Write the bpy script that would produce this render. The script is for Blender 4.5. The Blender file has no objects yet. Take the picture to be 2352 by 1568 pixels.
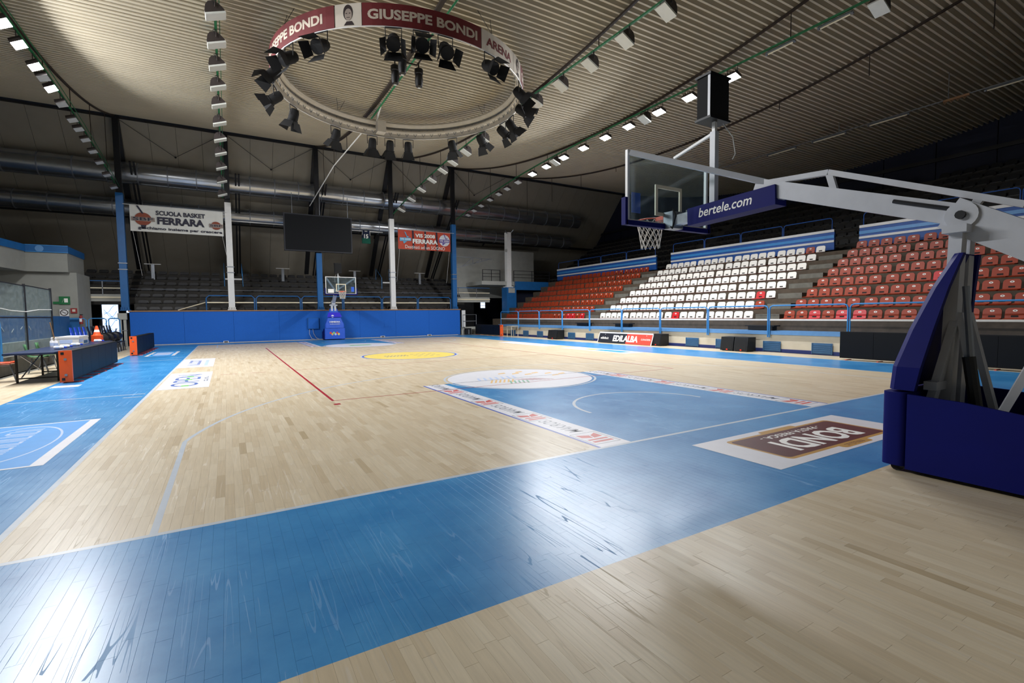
import bpy, bmesh, math, random
import numpy as np
from mathutils import Vector, Matrix

# ------------------------------------------------------------------ camera, world, exposure
scene = bpy.context.scene
COL = scene.collection
cam_d = bpy.data.cameras.new('camera'); cam_d.sensor_width = 36.0; cam_d.lens = 36.0 * 1113.0 / 2352.0
cam_d.clip_start = 0.05; cam_d.clip_end = 200
cam = bpy.data.objects.new('camera', cam_d); COL.objects.link(cam)
cam.matrix_world = (Matrix.Translation((-6.0854, -4.2315, 1.5398)) @ Matrix.Rotation(-0.5302, 4, 'Z')
                    @ Matrix.Rotation(1.5148, 4, 'X') @ Matrix.Rotation(-0.0117, 4, 'Z'))
scene.camera = cam
scene.view_settings.view_transform = 'Standard'; scene.view_settings.look = 'None'
scene.view_settings.gamma = 1.0; scene.view_settings.use_curve_mapping = False
scene.view_settings.exposure = 0.08
scene.cycles.use_denoising = True
scene.cycles.use_adaptive_sampling = True; scene.cycles.adaptive_threshold = 0.05
scene.cycles.max_bounces = 5; scene.cycles.diffuse_bounces = 3; scene.cycles.glossy_bounces = 3
scene.cycles.transparent_max_bounces = 8; scene.cycles.sample_clamp_indirect = 4.0
w = bpy.data.worlds.new('world'); scene.world = w; w.use_nodes = True
w.node_tree.nodes['Background'].inputs[0].default_value = (0.35, 0.5, 0.8, 1)
w.node_tree.nodes['Background'].inputs[1].default_value = 0.3
LAMP = 720.0            # emission of the lit LED floodlights
rnd = random.Random(7)
PI = math.pi

# ------------------------------------------------------------------ materials
def s2l(c):
    return tuple((v / 12.92 if v <= 0.04045 else ((v + 0.055) / 1.055) ** 2.4) for v in c)
def hexc(h):
    return s2l(tuple(int(h[i:i + 2], 16) / 255 for i in (0, 2, 4)))
MATS = {}
def mat(name, col, rough=0.5, metal=0.0, var=0.12, scale=6.0, spec=0.5, alpha=None, emit=None, bump=0.0, trans=0.0, coat=0.0):
    m = bpy.data.materials.new(name); m.use_nodes = True
    nt = m.node_tree; b = nt.nodes['Principled BSDF']
    c = hexc(col) if isinstance(col, str) else col
    tc = nt.nodes.new('ShaderNodeTexCoord'); n = nt.nodes.new('ShaderNodeTexNoise')
    n.inputs['Scale'].default_value = scale; n.inputs['Detail'].default_value = 4
    nt.links.new(tc.outputs['Object'], n.inputs['Vector'])
    mr = nt.nodes.new('ShaderNodeMapRange'); mr.inputs[1].default_value = 0.25; mr.inputs[2].default_value = 0.75
    mr.inputs[3].default_value = 1 - var; mr.inputs[4].default_value = 1 + var
    nt.links.new(n.outputs[0], mr.inputs[0])
    mx = nt.nodes.new('ShaderNodeVectorMath'); mx.operation = 'SCALE'; mx.inputs[0].default_value = c
    nt.links.new(mr.outputs[0], mx.inputs['Scale']); nt.links.new(mx.outputs[0], b.inputs['Base Color'])
    b.inputs['Roughness'].default_value = rough; b.inputs['Metallic'].default_value = metal
    b.inputs['Specular IOR Level'].default_value = spec
    if coat: b.inputs['Coat Weight'].default_value = coat
    if alpha is not None: b.inputs['Alpha'].default_value = alpha
    if trans: b.inputs['Transmission Weight'].default_value = trans
    if emit:
        b.inputs['Emission Color'].default_value = (*hexc(emit[0]), 1); b.inputs['Emission Strength'].default_value = emit[1]
    if bump:
        bp = nt.nodes.new('ShaderNodeBump'); bp.inputs['Strength'].default_value = bump; bp.inputs['Distance'].default_value = 0.01
        nt.links.new(n.outputs[0], bp.inputs['Height']); nt.links.new(bp.outputs[0], b.inputs['Normal'])
    MATS[name] = m
    return m
mat('white_paint', 'e4e4e2', 0.35, var=0.04)
mat('steel_white', 'c9ccd2', 0.35, var=0.06)
mat('steel_grey', '8d9299', 0.4, metal=0.6, var=0.1)
mat('galv', 'b9bcc0', 0.26, metal=0.9, var=0.1, scale=2)
mat('black', '07080b', 0.5, var=0.2)
mat('black_matte', '07080b', 0.8, var=0.25)
mat('dark_steel', '131419', 0.55, var=0.2)
mat('rail_blue', '3f8fd2', 0.35, var=0.06)
mat('column_blue', '17609f', 0.45, var=0.1, scale=3)
mat('wall_blue', '0a62c4', 0.75, var=0.06, scale=14, bump=0.15)
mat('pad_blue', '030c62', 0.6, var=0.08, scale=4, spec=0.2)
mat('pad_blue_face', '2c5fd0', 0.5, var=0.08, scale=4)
mat('pad_violet', '2a22cf', 0.5, var=0.06)
mat('cream', 'cfc7b4', 0.8, var=0.06, scale=3)
mat('grey_plaster', 'a9aaa4', 0.85, var=0.08, scale=3)
mat('concrete', '51463a', 0.9, var=0.22, scale=5, bump=0.2)
mat('concrete_light', '6c6a62', 0.9, var=0.2, scale=5, bump=0.2)
mat('navy_wall', '08102a', 0.7, var=0.15, scale=2)
mat('navy', '16296b', 0.6, var=0.1)
mat('panel_tan', '958f82', 0.65, var=0.05, scale=1.5)
mat('deck', 'c6bca6', 0.6, var=0.05, scale=1.2)
mat('ledge_blue', '5f93c9', 0.55, var=0.06)
mat('band_blue', '1c55a6', 0.5, var=0.1)
mat('vent_blue', '35648f', 0.5, var=0.1)
mat('seat_red', '97381c', 0.42, var=0.12, scale=3, spec=0.35)
mat('seat_bright', 'c0242a', 0.35, var=0.08, scale=3)
mat('seat_white', 'efece4', 0.5, var=0.03, scale=3)
mat('seat_pan', '551d15', 0.4, var=0.12, scale=3)
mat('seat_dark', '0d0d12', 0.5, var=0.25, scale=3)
mat('slot', '12090a', 0.8)
mat('orange', 'e8571c', 0.45, var=0.06)
mat('cone_orange', 'f0561e', 0.5, var=0.06)
mat('green_rail', '1e6b40', 0.5, var=0.15)
mat('cable_brown', '2c211a', 0.6, var=0.2)
mat('lamp_body', '3a3230', 0.5, var=0.15)
mat('lamp_glass', 'd7d9d2', 0.15, var=0.04)
mat('lamp_off', 'c8cac8', 0.2, var=0.05)
mat('lamp_on', 'f4f7ff', 0.3, emit=('f2f3f5', LAMP))
mat('tube_cream', 'e6dcc0', 0.4, var=0.05)
mat('banner_red', '6a1a1e', 0.7, var=0.08, scale=3)
mat('banner_white', 'cfc6b8', 0.7, var=0.05, scale=3)
mat('cloth_white', 'dcd6cc', 0.8, var=0.06, scale=5, bump=0.1)
mat('face_tone', '9a8c82', 0.8, var=0.08)
mat('face_dark', '2a1c1c', 0.8, var=0.1)
mat('letter_cream', 'cdbfae', 0.7, var=0.04)
mat('vinyl_white', 'd8d8d2', 0.6, var=0.05, scale=4, bump=0.1)
mat('ink', '1a1830', 0.6)
mat('ball_brown', '8a3d22', 0.6, var=0.15)
mat('ball_grey', '8f8078', 0.6, var=0.1)
mat('vinyl_red', 'c2452a', 0.6, var=0.14, scale=3)
mat('logo_cyan', '5fb4dc', 0.6); mat('logo_purple', '5f4a9a', 0.6); mat('logo_grey', 'd9dbe0', 0.6)
mat('jersey_navy', '101c3a', 0.85); mat('jersey_green', '0b5a48', 0.85, var=0.15)
mat('wood_trim', '9a7350', 0.6, var=0.15, scale=8)
mat('sign_green', '0f6b3a', 0.5); mat('sign_red', '8d2a2a', 0.5)
mat('window_glow', 'dfeaff', 0.5, emit=('cfe0ff', 1.6)); mat('window_ink', '4f8fd0', 0.5, emit=('5f9fe0', 0.5))
mat('table_blue', '13264a', 0.4); mat('plastic_white', 'e8e8ea', 0.3, var=0.03)
mat('plastic_blue', '1f45b8', 0.35); mat('plastic_green', '4f7d54', 0.3); mat('plastic_orange', 'e0512c', 0.3)
mat('carton', 'e6e4de', 0.7, var=0.04); mat('led_screen', '0b0e13', 0.5, var=0.1, scale=40, spec=0.2)
mat('rubber', '101010', 0.8); mat('net', 'ded8cc', 0.8); mat('rim', 'd8481e', 0.4)
mat('wire', 'd9d9d6', 0.5); mat('red_led', 'ff2010', 0.5, emit=('ff2a10', 3.0))
mat('sign_dark', '22252e', 0.5); mat('sign_coral', 'e04a3c', 0.5); mat('text_white', 'f2f0ea', 0.5, var=0.02)
mat('decal_white', 'e6e6ec', 0.32, var=0.03); mat('line_white', 'c9d2dc', 0.3, var=0.08); mat('line_red', 'a8202a', 0.3, var=0.08)
mat('decal_blue', '5fa8ee', 0.3, var=0.05); mat('decal_blue2', '18a0f0', 0.3); mat('decal_lilac', 'c4d6f6', 0.3, var=0.04)
mat('decal_yellow', 'f6dc6c', 0.3, var=0.06); mat('decal_brown', '5f2f30', 0.3, var=0.12); mat('decal_gold', 'c89a4e', 0.3, var=0.08)
mat('decal_grey', '7a7f8c', 0.35); mat('decal_red', 'd2564c', 0.3); mat('decal_green', '8fd07f', 0.3); mat('decal_indigo', '5f78b8', 0.3)
mat('decal_orange', 'e8bf78', 0.35); mat('decal_darkgreen', '7fb39a', 0.35); mat('decal_maroon', '9c5a66', 0.35); mat('decal_line_blue', '4a62c0', 0.3)
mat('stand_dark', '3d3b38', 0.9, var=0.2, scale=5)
mat('press_wall_shaded', '93948e', 0.85, var=0.06, scale=3)  # white press box wall, its shade put into the colour as grey

def glass(name, tint, alpha, rough=0.08):
    m = bpy.data.materials.new(name); m.use_nodes = True; nt = m.node_tree; nt.nodes.clear()
    o = nt.nodes.new('ShaderNodeOutputMaterial'); t = nt.nodes.new('ShaderNodeBsdfTransparent'); g = nt.nodes.new('ShaderNodeBsdfGlossy')
    d = nt.nodes.new('ShaderNodeBsdfDiffuse'); mx = nt.nodes.new('ShaderNodeMixShader'); mx2 = nt.nodes.new('ShaderNodeMixShader')
    nz = nt.nodes.new('ShaderNodeTexNoise'); nz.inputs['Scale'].default_value = 7; nz.inputs['Detail'].default_value = 8
    tc = nt.nodes.new('ShaderNodeTexCoord'); nt.links.new(tc.outputs['Object'], nz.inputs['Vector'])
    mr = nt.nodes.new('ShaderNodeMapRange'); mr.inputs[1].default_value = 0.4; mr.inputs[2].default_value = 0.75
    mr.inputs[3].default_value = alpha * 0.6; mr.inputs[4].default_value = alpha * 1.6
    nt.links.new(nz.outputs[0], mr.inputs[0])
    t.inputs[0].default_value = (*tint, 1); g.inputs[1].default_value = rough; g.inputs[0].default_value = (0.9, 0.95, 1, 1)
    d.inputs[0].default_value = (0.5, 0.58, 0.62, 1)
    nt.links.new(mr.outputs[0], mx.inputs[0]); nt.links.new(t.outputs[0], mx.inputs[1]); nt.links.new(d.outputs[0], mx.inputs[2])
    mx2.inputs[0].default_value = 0.035; nt.links.new(mx.outputs[0], mx2.inputs[1]); nt.links.new(g.outputs[0], mx2.inputs[2])
    nt.links.new(mx2.outputs[0], o.inputs[0]); MATS[name] = m
glass('board_glass', (0.84, 0.92, 0.93), 0.06); glass('plexi', (0.78, 0.85, 0.85), 0.16)

# wood floor: blue margins and key are paint on the boards, laid out in metres of the hall
def floor_material():
    m = bpy.data.materials.new('parquet'); m.use_nodes = True; nt = m.node_tree; L = nt.links; N = nt.nodes
    b = N['Principled BSDF']
    geo = N.new('ShaderNodeNewGeometry'); sep = N.new('ShaderNodeSeparateXYZ'); L.new(geo.outputs['Position'], sep.inputs[0])
    X, Y = sep.outputs[0], sep.outputs[1]
    def mth(op, a, v=None):
        n = N.new('ShaderNodeMath'); n.operation = op
        for i, q in enumerate((a, v)):
            if q is None: continue
            if isinstance(q, (int, float)): n.inputs[i].default_value = q
            else: L.new(q, n.inputs[i])
        return n.outputs[0]
    def rect(x0, x1, y0, y1):
        return mth('MULTIPLY', mth('MULTIPLY', mth('GREATER_THAN', X, x0), mth('LESS_THAN', X, x1)),
                   mth('MULTIPLY', mth('GREATER_THAN', Y, y0), mth('LESS_THAN', Y, y1)))
    outer = rect(-9.7, 10.3, -2.03, 29.7); inner = rect(-7.55, 7.95, -0.05, 28.05)
    blue = mth('MULTIPLY', outer, mth('SUBTRACT', 1.0, inner))
    key1 = rect(-1.97, 1.97, -0.05, 5.8); key2 = rect(-1.97, 1.97, 22.2, 28.05)
    blue = mth('MINIMUM', mth('ADD', mth('ADD', blue, key1), key2), 1.0)
    at = N.new('ShaderNodeAttribute'); at.attribute_name = 'tone'
    ramp = N.new('ShaderNodeValToRGB'); e = ramp.color_ramp.elements
    e[0].position = 0.0; e[0].color = (*hexc('b9a685'), 1); e[1].position = 1.0; e[1].color = (*hexc('d9cbb0'), 1)
    k = ramp.color_ramp.elements.new(0.25); k.color = (*hexc('cab899'), 1)
    L.new(at.outputs['Fac'], ramp.inputs[0])
    mp = N.new('ShaderNodeMapping'); mp.inputs['Scale'].default_value = (60, 3.5, 1); L.new(geo.outputs['Position'], mp.inputs[0])
    gr = N.new('ShaderNodeTexNoise'); gr.inputs['Scale'].default_value = 1; gr.inputs['Detail'].default_value = 5; L.new(mp.outputs[0], gr.inputs['Vector'])
    gm = N.new('ShaderNodeMapRange'); gm.inputs[1].default_value = .3; gm.inputs[2].default_value = .7; gm.inputs[3].default_value = .93; gm.inputs[4].default_value = 1.06
    L.new(gr.outputs[0], gm.inputs[0])
    wood = N.new('ShaderNodeVectorMath'); wood.operation = 'SCALE'; L.new(ramp.outputs[0], wood.inputs[0]); L.new(gm.outputs[0], wood.inputs['Scale'])
    # worn streaks in the blue paint
    n1 = N.new('ShaderNodeTexNoise'); n1.inputs['Scale'].default_value = 1.1; n1.inputs['Detail'].default_value = 10; n1.inputs['Roughness'].default_value = .7
    L.new(geo.outputs['Position'], n1.inputs['Vector'])
    br = N.new('ShaderNodeValToRGB'); be = br.color_ramp.elements
    be[0].position = .3; be[0].color = (*hexc('2179b9'), 1); be[1].position = .75; be[1].color = (*hexc('4c9cd3'), 1)
    L.new(n1.outputs[0], br.inputs[0])
    mix = N.new('ShaderNodeMix'); mix.data_type = 'RGBA'; L.new(blue, mix.inputs['Factor']); L.new(wood.outputs[0], mix.inputs['A']); L.new(br.outputs[0], mix.inputs['B'])
    # scuff marks: thin crossing scratches that dull the lacquer
    def scratch(rot, sc):
        mpp = N.new('ShaderNodeMapping'); mpp.inputs['Rotation'].default_value = (0, 0, rot); mpp.inputs['Scale'].default_value = sc
        L.new(geo.outputs['Position'], mpp.inputs[0])
        t = N.new('ShaderNodeTexNoise'); t.inputs['Scale'].default_value = 1; t.inputs['Detail'].default_value = 0; L.new(mpp.outputs[0], t.inputs['Vector'])
        return mth('LESS_THAN', mth('ABSOLUTE', mth('SUBTRACT', t.outputs[0], 0.5)), 0.007)
    sc = mth('MINIMUM', mth('ADD', scratch(.5, (16, .45, 1)), scratch(-.9, (14, .5, 1))), 1.0)
    patch = N.new('ShaderNodeTexNoise'); patch.inputs['Scale'].default_value = .9; L.new(geo.outputs['Position'], patch.inputs['Vector'])
    sc = mth('MULTIPLY', sc, mth('GREATER_THAN', patch.outputs[0], 0.47))
    mx3 = N.new('ShaderNodeMix'); mx3.data_type = 'RGBA'; L.new(mth('MULTIPLY', sc, 0.07), mx3.inputs['Factor']); L.new(mix.outputs['Result'], mx3.inputs['A'])
    mx3.inputs['B'].default_value = (*hexc('9fb6d0'), 1)
    L.new(mx3.outputs['Result'], b.inputs['Base Color'])
    rr = mth('ADD', mth('MULTIPLY', blue, -0.05), mth('ADD', 0.29, mth('MULTIPLY', n1.outputs[0], 0.12)))
    rr = mth('ADD', rr, mth('MULTIPLY', sc, 0.2)); L.new(rr, b.inputs['Roughness'])
    b.inputs['Specular IOR Level'].default_value = 0.5
    bp = N.new('ShaderNodeBump'); bp.inputs['Strength'].default_value = .08; bp.inputs['Distance'].default_value = .004
    L.new(n1.outputs[0], bp.inputs['Height']); L.new(bp.outputs[0], b.inputs['Normal'])
    MATS['parquet'] = m
floor_material()

# ------------------------------------------------------------------ mesh helpers
class MB:
    def __init__(s): s.v = []; s.f = []
    def add(s, v, f):
        o = len(s.v); s.v += [tuple(p) for p in v]; s.f += [tuple(i + o for i in q) for q in f]; return s
    def box(s, x0, x1, y0, y1, z0, z1):
        return s.add([(x0,y0,z0),(x1,y0,z0),(x1,y1,z0),(x0,y1,z0),(x0,y0,z1),(x1,y0,z1),(x1,y1,z1),(x0,y1,z1)],
                     [(0,3,2,1),(4,5,6,7),(0,1,5,4),(1,2,6,5),(2,3,7,6),(3,0,4,7)])
    def bar(s, a, b, w, h=None, up=(0,0,1)):          # rectangular bar from a to b
        h = h or w; a = Vector(a); b = Vector(b); d = (b - a).normalized(); u = Vector(up)
        if abs(d.dot(u)) > .98: u = Vector((0, 1, 0))
        r = d.cross(u).normalized(); u = r.cross(d)
        v = []
        for p in (a, b):
            for i, j in ((-1,-1),(1,-1),(1,1),(-1,1)): v.append(p + r * (i * w / 2) + u * (j * h / 2))
        return s.add(v, [(3,2,1,0),(4,5,6,7),(0,1,5,4),(1,2,6,5),(2,3,7,6),(3,0,4,7)])
    def tube(s, pts, r, n=8, caps=True, closed=False):
        pts = [Vector(p) for p in pts]; m = len(pts); v = []; prev = None
        rs = r if isinstance(r, (list, tuple)) else [r] * m
        for i, p in enumerate(pts):
            if closed: d = pts[(i + 1) % m] - pts[i - 1]
            else: d = pts[min(i + 1, m - 1)] - pts[max(i - 1, 0)]
            d.normalize()
            if prev is None:
                u = Vector((0, 0, 1)) if abs(d.z) < .9 else Vector((0, 1, 0))
            else: u = prev
            u = (u - d * u.dot(d)).normalized(); prev = u; q = d.cross(u)
            for k in range(n):
                a = 2 * PI * k / n; v.append(p + u * (rs[i] * math.cos(a)) + q * (rs[i] * math.sin(a)))
        f = []
        for i in range(m if closed else m - 1):
            j = (i + 1) % m
            for k in range(n): f.append((i*n+k, i*n+(k+1)%n, j*n+(k+1)%n, j*n+k))
        if caps and not closed: f += [tuple(range(n))[::-1], tuple((m-1)*n+k for k in range(n))]
        return s.add(v, f)
    def lathe(s, prof, n=16, c=(0,0,0), axis='z'):
        v = []; f = []; m = len(prof)
        for r, h in prof:
            for k in range(n):
                a = 2 * PI * k / n; x, y, z = r * math.cos(a), r * math.sin(a), h
                if axis == 'y': x, y, z = x, z, y
                if axis == 'x': x, y, z = z, x, y
                v.append((x + c[0], y + c[1], z + c[2]))
        for i in range(m - 1):
            for k in range(n): f.append((i*n+k, i*n+(k+1)%n, (i+1)*n+(k+1)%n, (i+1)*n+k))
        f += [tuple(range(n))[::-1], tuple((m-1)*n+k for k in range(n))]
        return s.add(v, f)
    def poly(s, pts): return s.add(pts, [tuple(range(len(pts)))])
    def prism(s, pts, d):                               # polygon pts extruded by vector d
        n = len(pts); d = Vector(d); v = [Vector(p) for p in pts]; v2 = [p + d for p in v]
        return s.add(v + v2, [tuple(range(n))[::-1], tuple(range(n, 2*n))] + [(i,(i+1)%n,(i+1)%n+n,i+n) for i in range(n)])
    def xf(s, M):
        s.v = [tuple(M @ Vector(p)) for p in s.v]; return s
    def mesh(s, name, m, smooth=False):
        me = bpy.data.meshes.new(name); me.from_pydata(s.v, [], s.f)
        bm = bmesh.new(); bm.from_mesh(me); bmesh.ops.recalc_face_normals(bm, faces=bm.faces); bm.to_mesh(me); bm.free()
        me.materials.append(MATS[m])
        if smooth: me.polygons.foreach_set('use_smooth', [True] * len(me.polygons)); me.set_sharp_from_angle(angle=math.radians(40))
        return me
    def build(s, name, m, parent=None, world=False, smooth=False):
        if world and parent is not None:
            inv = parent.matrix_basis.inverted(); s.v = [tuple(inv @ Vector(p)) for p in s.v]
        return link(name, s.mesh(name, m, smooth), parent)
def link(name, me, parent=None):
    o = bpy.data.objects.new(name, me); COL.objects.link(o)
    if parent is not None: o.parent = parent
    return o
def tag(o, label=None, cat=None, group=None, kind=None):
    if label: o['label'] = label
    if cat: o['category'] = cat
    if group: o['group'] = group
    if kind: o['kind'] = kind
    return o
def thing(name, label, cat, loc=(0,0,0), rz=0.0, group=None, kind=None):
    o = bpy.data.objects.new(name, None); COL.objects.link(o); o.empty_display_size = .1
    o.matrix_basis = Matrix.Translation(loc) @ Matrix.Rotation(rz, 4, 'Z')
    return tag(o, label, cat, group, kind)
KIDS = {}
def dup(root, M=None, label=None, group=None):
    if not KIDS:
        pass
    r = root.copy(); COL.objects.link(r)
    if M is not None: r.matrix_basis = M
    if label: r['label'] = label
    if group: r['group'] = group
    for ch in root_children(root):
        c = ch.copy(); COL.objects.link(c); c.parent = r
        for g in root_children(ch):
            d = g.copy(); COL.objects.link(d); d.parent = c
    return r
def root_children(o):
    k = o.name
    if k not in KIDS: KIDS[k] = list(o.children)
    return KIDS[k]
def place(M, rz, loc): return Matrix.Translation(loc) @ Matrix.Rotation(rz, 4, 'Z')

TXT = {}
def text_geo(s, bold=0.0):
    key = (s, bold)
    if key not in TXT:
        c = bpy.data.curves.new('t', 'FONT'); c.body = s; c.size = 1; c.resolution_u = 3; c.offset = bold
        o = bpy.data.objects.new('t', c); me = bpy.data.meshes.new_from_object(o)
        v = np.array([q.co[:] for q in me.vertices]); f = [tuple(p.vertices) for p in me.polygons]
        bpy.data.objects.remove(o); bpy.data.curves.remove(c); bpy.data.meshes.remove(me)
        lo = v.min(0); hi = v.max(0); v = v - lo; TXT[key] = (v, f, hi - lo)
    return TXT[key]
def text(name, s, c, dr, up, height, width, m, parent, world=True, bold=0.012, shear=0.0):
    """lettering centred on point c, reading along dr, upright along up"""
    v, f, sz = text_geo(s, bold); sy = height / sz[1]; sx = (width / sz[0]) if width else sy
    c = Vector(c); dr = Vector(dr).normalized(); up = Vector(up).normalized()
    pts = [c + dr * ((p[0] - sz[0] / 2) * sx + shear * (p[1] - sz[1] / 2) * sy) + up * ((p[1] - sz[1] / 2) * sy) for p in v]
    b = MB(); b.add(pts, f)
    if world: inv = parent.matrix_basis.inverted(); b.v = [tuple(inv @ Vector(p)) for p in b.v]
    me = bpy.data.meshes.new(name); me.from_pydata(b.v, [], b.f); me.materials.append(MATS[m])
    return link(name, me, parent)
def strokes(name, c, dr, up, height, width, n, m, parent, seed=1):
    """a line of print too worn or small to read: letter-like marks"""
    r = random.Random(seed); c = Vector(c); dr = Vector(dr).normalized(); up = Vector(up).normalized(); b = MB(); st = width / n
    def q(u0, u1, v0, v1): b.poly([c + dr * u + up * v for u, v in ((u0, v0), (u1, v0), (u1, v1), (u0, v1))])
    h = height / 2; t = st * .22
    for i in range(n):
        u = -width / 2 + i * st; q(u, u + t, -h, h); k = r.randrange(4)
        if k in (0, 1): q(u + t, u + st * .75, h - t, h)
        if k in (1, 2): q(u + t, u + st * .75, -h, -h + t)
        if k in (0, 3): q(u + st * .53, u + st * .75, -h, h - t)
    inv = parent.matrix_basis.inverted(); b.v = [tuple(inv @ Vector(p)) for p in b.v]
    return b.build(name, m, parent)
def ellipse(cx, cy, z, rx, ry, n=48, a0=0, a1=2 * PI):
    return [(cx + rx * math.cos(a0 + (a1 - a0) * i / n), cy + ry * math.sin(a0 + (a1 - a0) * i / n), z) for i in range(n)]
def arc_strip(cx, cy, z, r0, r1, a0, a1, n=48):
    b = MB(); v = []; f = []
    for i in range(n + 1):
        a = a0 + (a1 - a0) * i / n
        for r in (r0, r1): v.append((cx + r * math.cos(a), cy + r * math.sin(a), z))
    for i in range(n): f.append((2*i, 2*i+1, 2*i+3, 2*i+2))
    return b.add(v, f)
def rrect(u0, u1, v0, v1, r, n=4):
    out = []
    for cx, cy, a in ((u1-r, v0+r, -PI/2), (u1-r, v1-r, 0), (u0+r, v1-r, PI/2), (u0+r, v0+r, PI)):
        for i in range(n + 1): out.append((cx + r * math.cos(a + PI/2*i/n), cy + r * math.sin(a + PI/2*i/n)))
    return out

COLX = [-11.05, -5.8, -0.6, 4.4, 9.25, 14.2]
ROWX = [-11.05, -6.05, -0.6, 4.4, 9.25, 14.2]
YF, YN = 30.4, -3.4
def roofz(y): return 10.05 + 2.75 * ((y - 13.5) / 16.9) ** 2
def railz(y): return 9.75 - (1.05 * ((y - 15) / 14.4) ** 2 if y > 15 else 0)

# ------------------------------------------------------------------ floor
floor = MB().box(-20, 27, -10, 40, -0.4, -0.03).build('floor', 'concrete_light'); tag(floor, kind='structure')
PW, PL = 0.07, 0.56
def build_planks():
    r = np.random.RandomState(3)
    x0, x1, y0, y1 = -11.2, 11.62, -9.0, 30.3
    cols = int((x1 - x0) / PW); XS = []; YS = []; LN = []
    for i in range(cols):
        y = y0 - r.rand() * PL
        while y < y1:
            l = PL * (0.75 + 0.5 * r.rand()); a = max(y, y0); bb = min(y + l, y1)
            if bb - a > .03: XS.append(x0 + i * PW); YS.append(a); LN.append(bb - a)
            y += l
    XS = np.array(XS); YS = np.array(YS); LN = np.array(LN)
    tone = np.clip(r.normal(.6, .21, len(XS)), 0, 1)
    # the 300 boards that show largest: nearest ones inside the camera's view
    f = np.array([math.sin(.5302), math.cos(.5302)]); rt = np.array([math.cos(.5302), -math.sin(.5302)])
    cx = XS + PW / 2 + 6.0854; cy = YS + LN / 2 + 4.2315
    dep = cx * f[0] + cy * f[1]; sid = cx * rt[0] + cy * rt[1]
    wood = (YS + LN < -2.0) | ((YS > 0.0) & (np.abs(XS) < 7.4) & ~((np.abs(XS) < 2.5) & (YS < 5.8)))
    vis = (dep > 1.75) & (np.abs(sid) < dep * 1.05) & wood
    score = np.where(vis, dep * dep / LN, 1e9); near = np.argsort(score)[:300]
    isnear = np.zeros(len(XS), bool); isnear[near] = True
    g, bv, th = 0.00025, 0.0004, 0.02
    def verts(xa, ya, l):
        xb = xa + PW; yb = ya + l; a, b_, c, d = xa + g, xb - g, ya + g, yb - g
        return [(a, c, -th), (b_, c, -th), (b_, d, -th), (a, d, -th), (a, c, -bv), (b_, c, -bv), (b_, d, -bv), (a, d, -bv),
                (a + bv, c + bv, 0), (b_ - bv, c + bv, 0), (b_ - bv, d - bv, 0), (a + bv, d - bv, 0)]
    quads = [(4,5,9,8),(5,6,10,9),(6,7,11,10),(7,4,8,11),(8,9,10,11),(0,1,5,4),(1,2,6,5),(2,3,7,6),(3,0,4,7)]
    def mk(name, idx):
        n = len(idx); V = np.zeros((n, 12, 3), np.float32)
        for k, i in enumerate(idx): V[k] = verts(XS[i], YS[i], LN[i])
        F = np.array(quads, np.int32)[None] + (np.arange(n, dtype=np.int32) * 12)[:, None, None]
        me = bpy.data.meshes.new(name); me.vertices.add(n * 12); me.vertices.foreach_set('co', V.ravel())
        nf = n * 9; me.loops.add(nf * 4); me.loops.foreach_set('vertex_index', F.ravel())
        me.polygons.add(nf); me.polygons.foreach_set('loop_start', np.arange(nf, dtype=np.int32) * 4); me.polygons.foreach_set('loop_total', np.full(nf, 4, np.int32))
        me.polygons.foreach_set('use_smooth', np.zeros(nf, bool)); me.update(calc_edges=True)
        at = me.attributes.new('tone', 'FLOAT', 'FACE'); at.data.foreach_set('value', np.repeat(tone[idx], 9).astype(np.float32))
        me.materials.append(MATS['parquet']); return me
    for i in near: link('plank', mk('plank', np.array([i])), floor)
    o = link('plank_field', mk('plank_field', np.where(~isnear)[0]), floor); o['kind'] = 'stuff'
build_planks()
zc = [0.0004]
def dz(): zc[0] += 0.000012; return zc[0]
def quad(name, x0, x1, y0, y1, m): z = dz(); return MB().poly([(x0,y0,z),(x1,y0,z),(x1,y1,z),(x0,y1,z)]).build(name, m, floor)
def strip(name, mb, m): return mb.build(name, m, floor)
FD = Vector((0, 1, 0)); FU = Vector((-1, 0, 0))
# boundary lines
quad('painted_line', -7.55, -7.5, -0.05, 28.05, 'line_white'); quad('painted_line', -7.5, 7.9, -0.05, 0.0, 'line_white')
quad('painted_line', 7.9, 7.95, -0.05, 28.05, 'line_white'); quad('painted_line', -7.5, 7.9, 28.0, 28.05, 'line_white')
# three point lines
for s, yb in ((1, 1.575), (-1, 26.425)):
    a = math.acos(6.6 / 6.75); y3 = 2.99
    for sx in (-1, 1): quad('painted_line', sx * 6.6 - .025, sx * 6.6 + .025, min(yb - s * 1.575, yb + s * 1.415), max(yb - s * 1.575, yb + s * 1.415), 'line_white')
    strip('painted_line', arc_strip(0, yb, dz(), 6.725, 6.775, s * a, s * (PI - a), 64), 'line_white')
    strip('painted_line', arc_strip(0, yb, dz(), 1.25, 1.3, 0, s * PI, 32), 'line_white')
# volleyball court in red
for x0, x1, y0, y1 in ((-4.5, -4.45, 5, 23), (4.45, 4.5, 5, 23), (-4.45, 4.45, 5, 5.035), (-4.45, 4.45, 22.96, 23), (-4.45, 4.45, 11, 11.03), (-4.45, 4.45, 17, 17.03), (-4.53, -4.42, 4.55, 4.68)):
    quad('painted_line', x0, x1, y0, y1, 'line_red')
quad('painted_line', -5.6, -5.2, 10.98, 11.02, 'line_red'); quad('painted_line', -6.3, -5.9, 10.98, 11.02, 'line_red')
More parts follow.
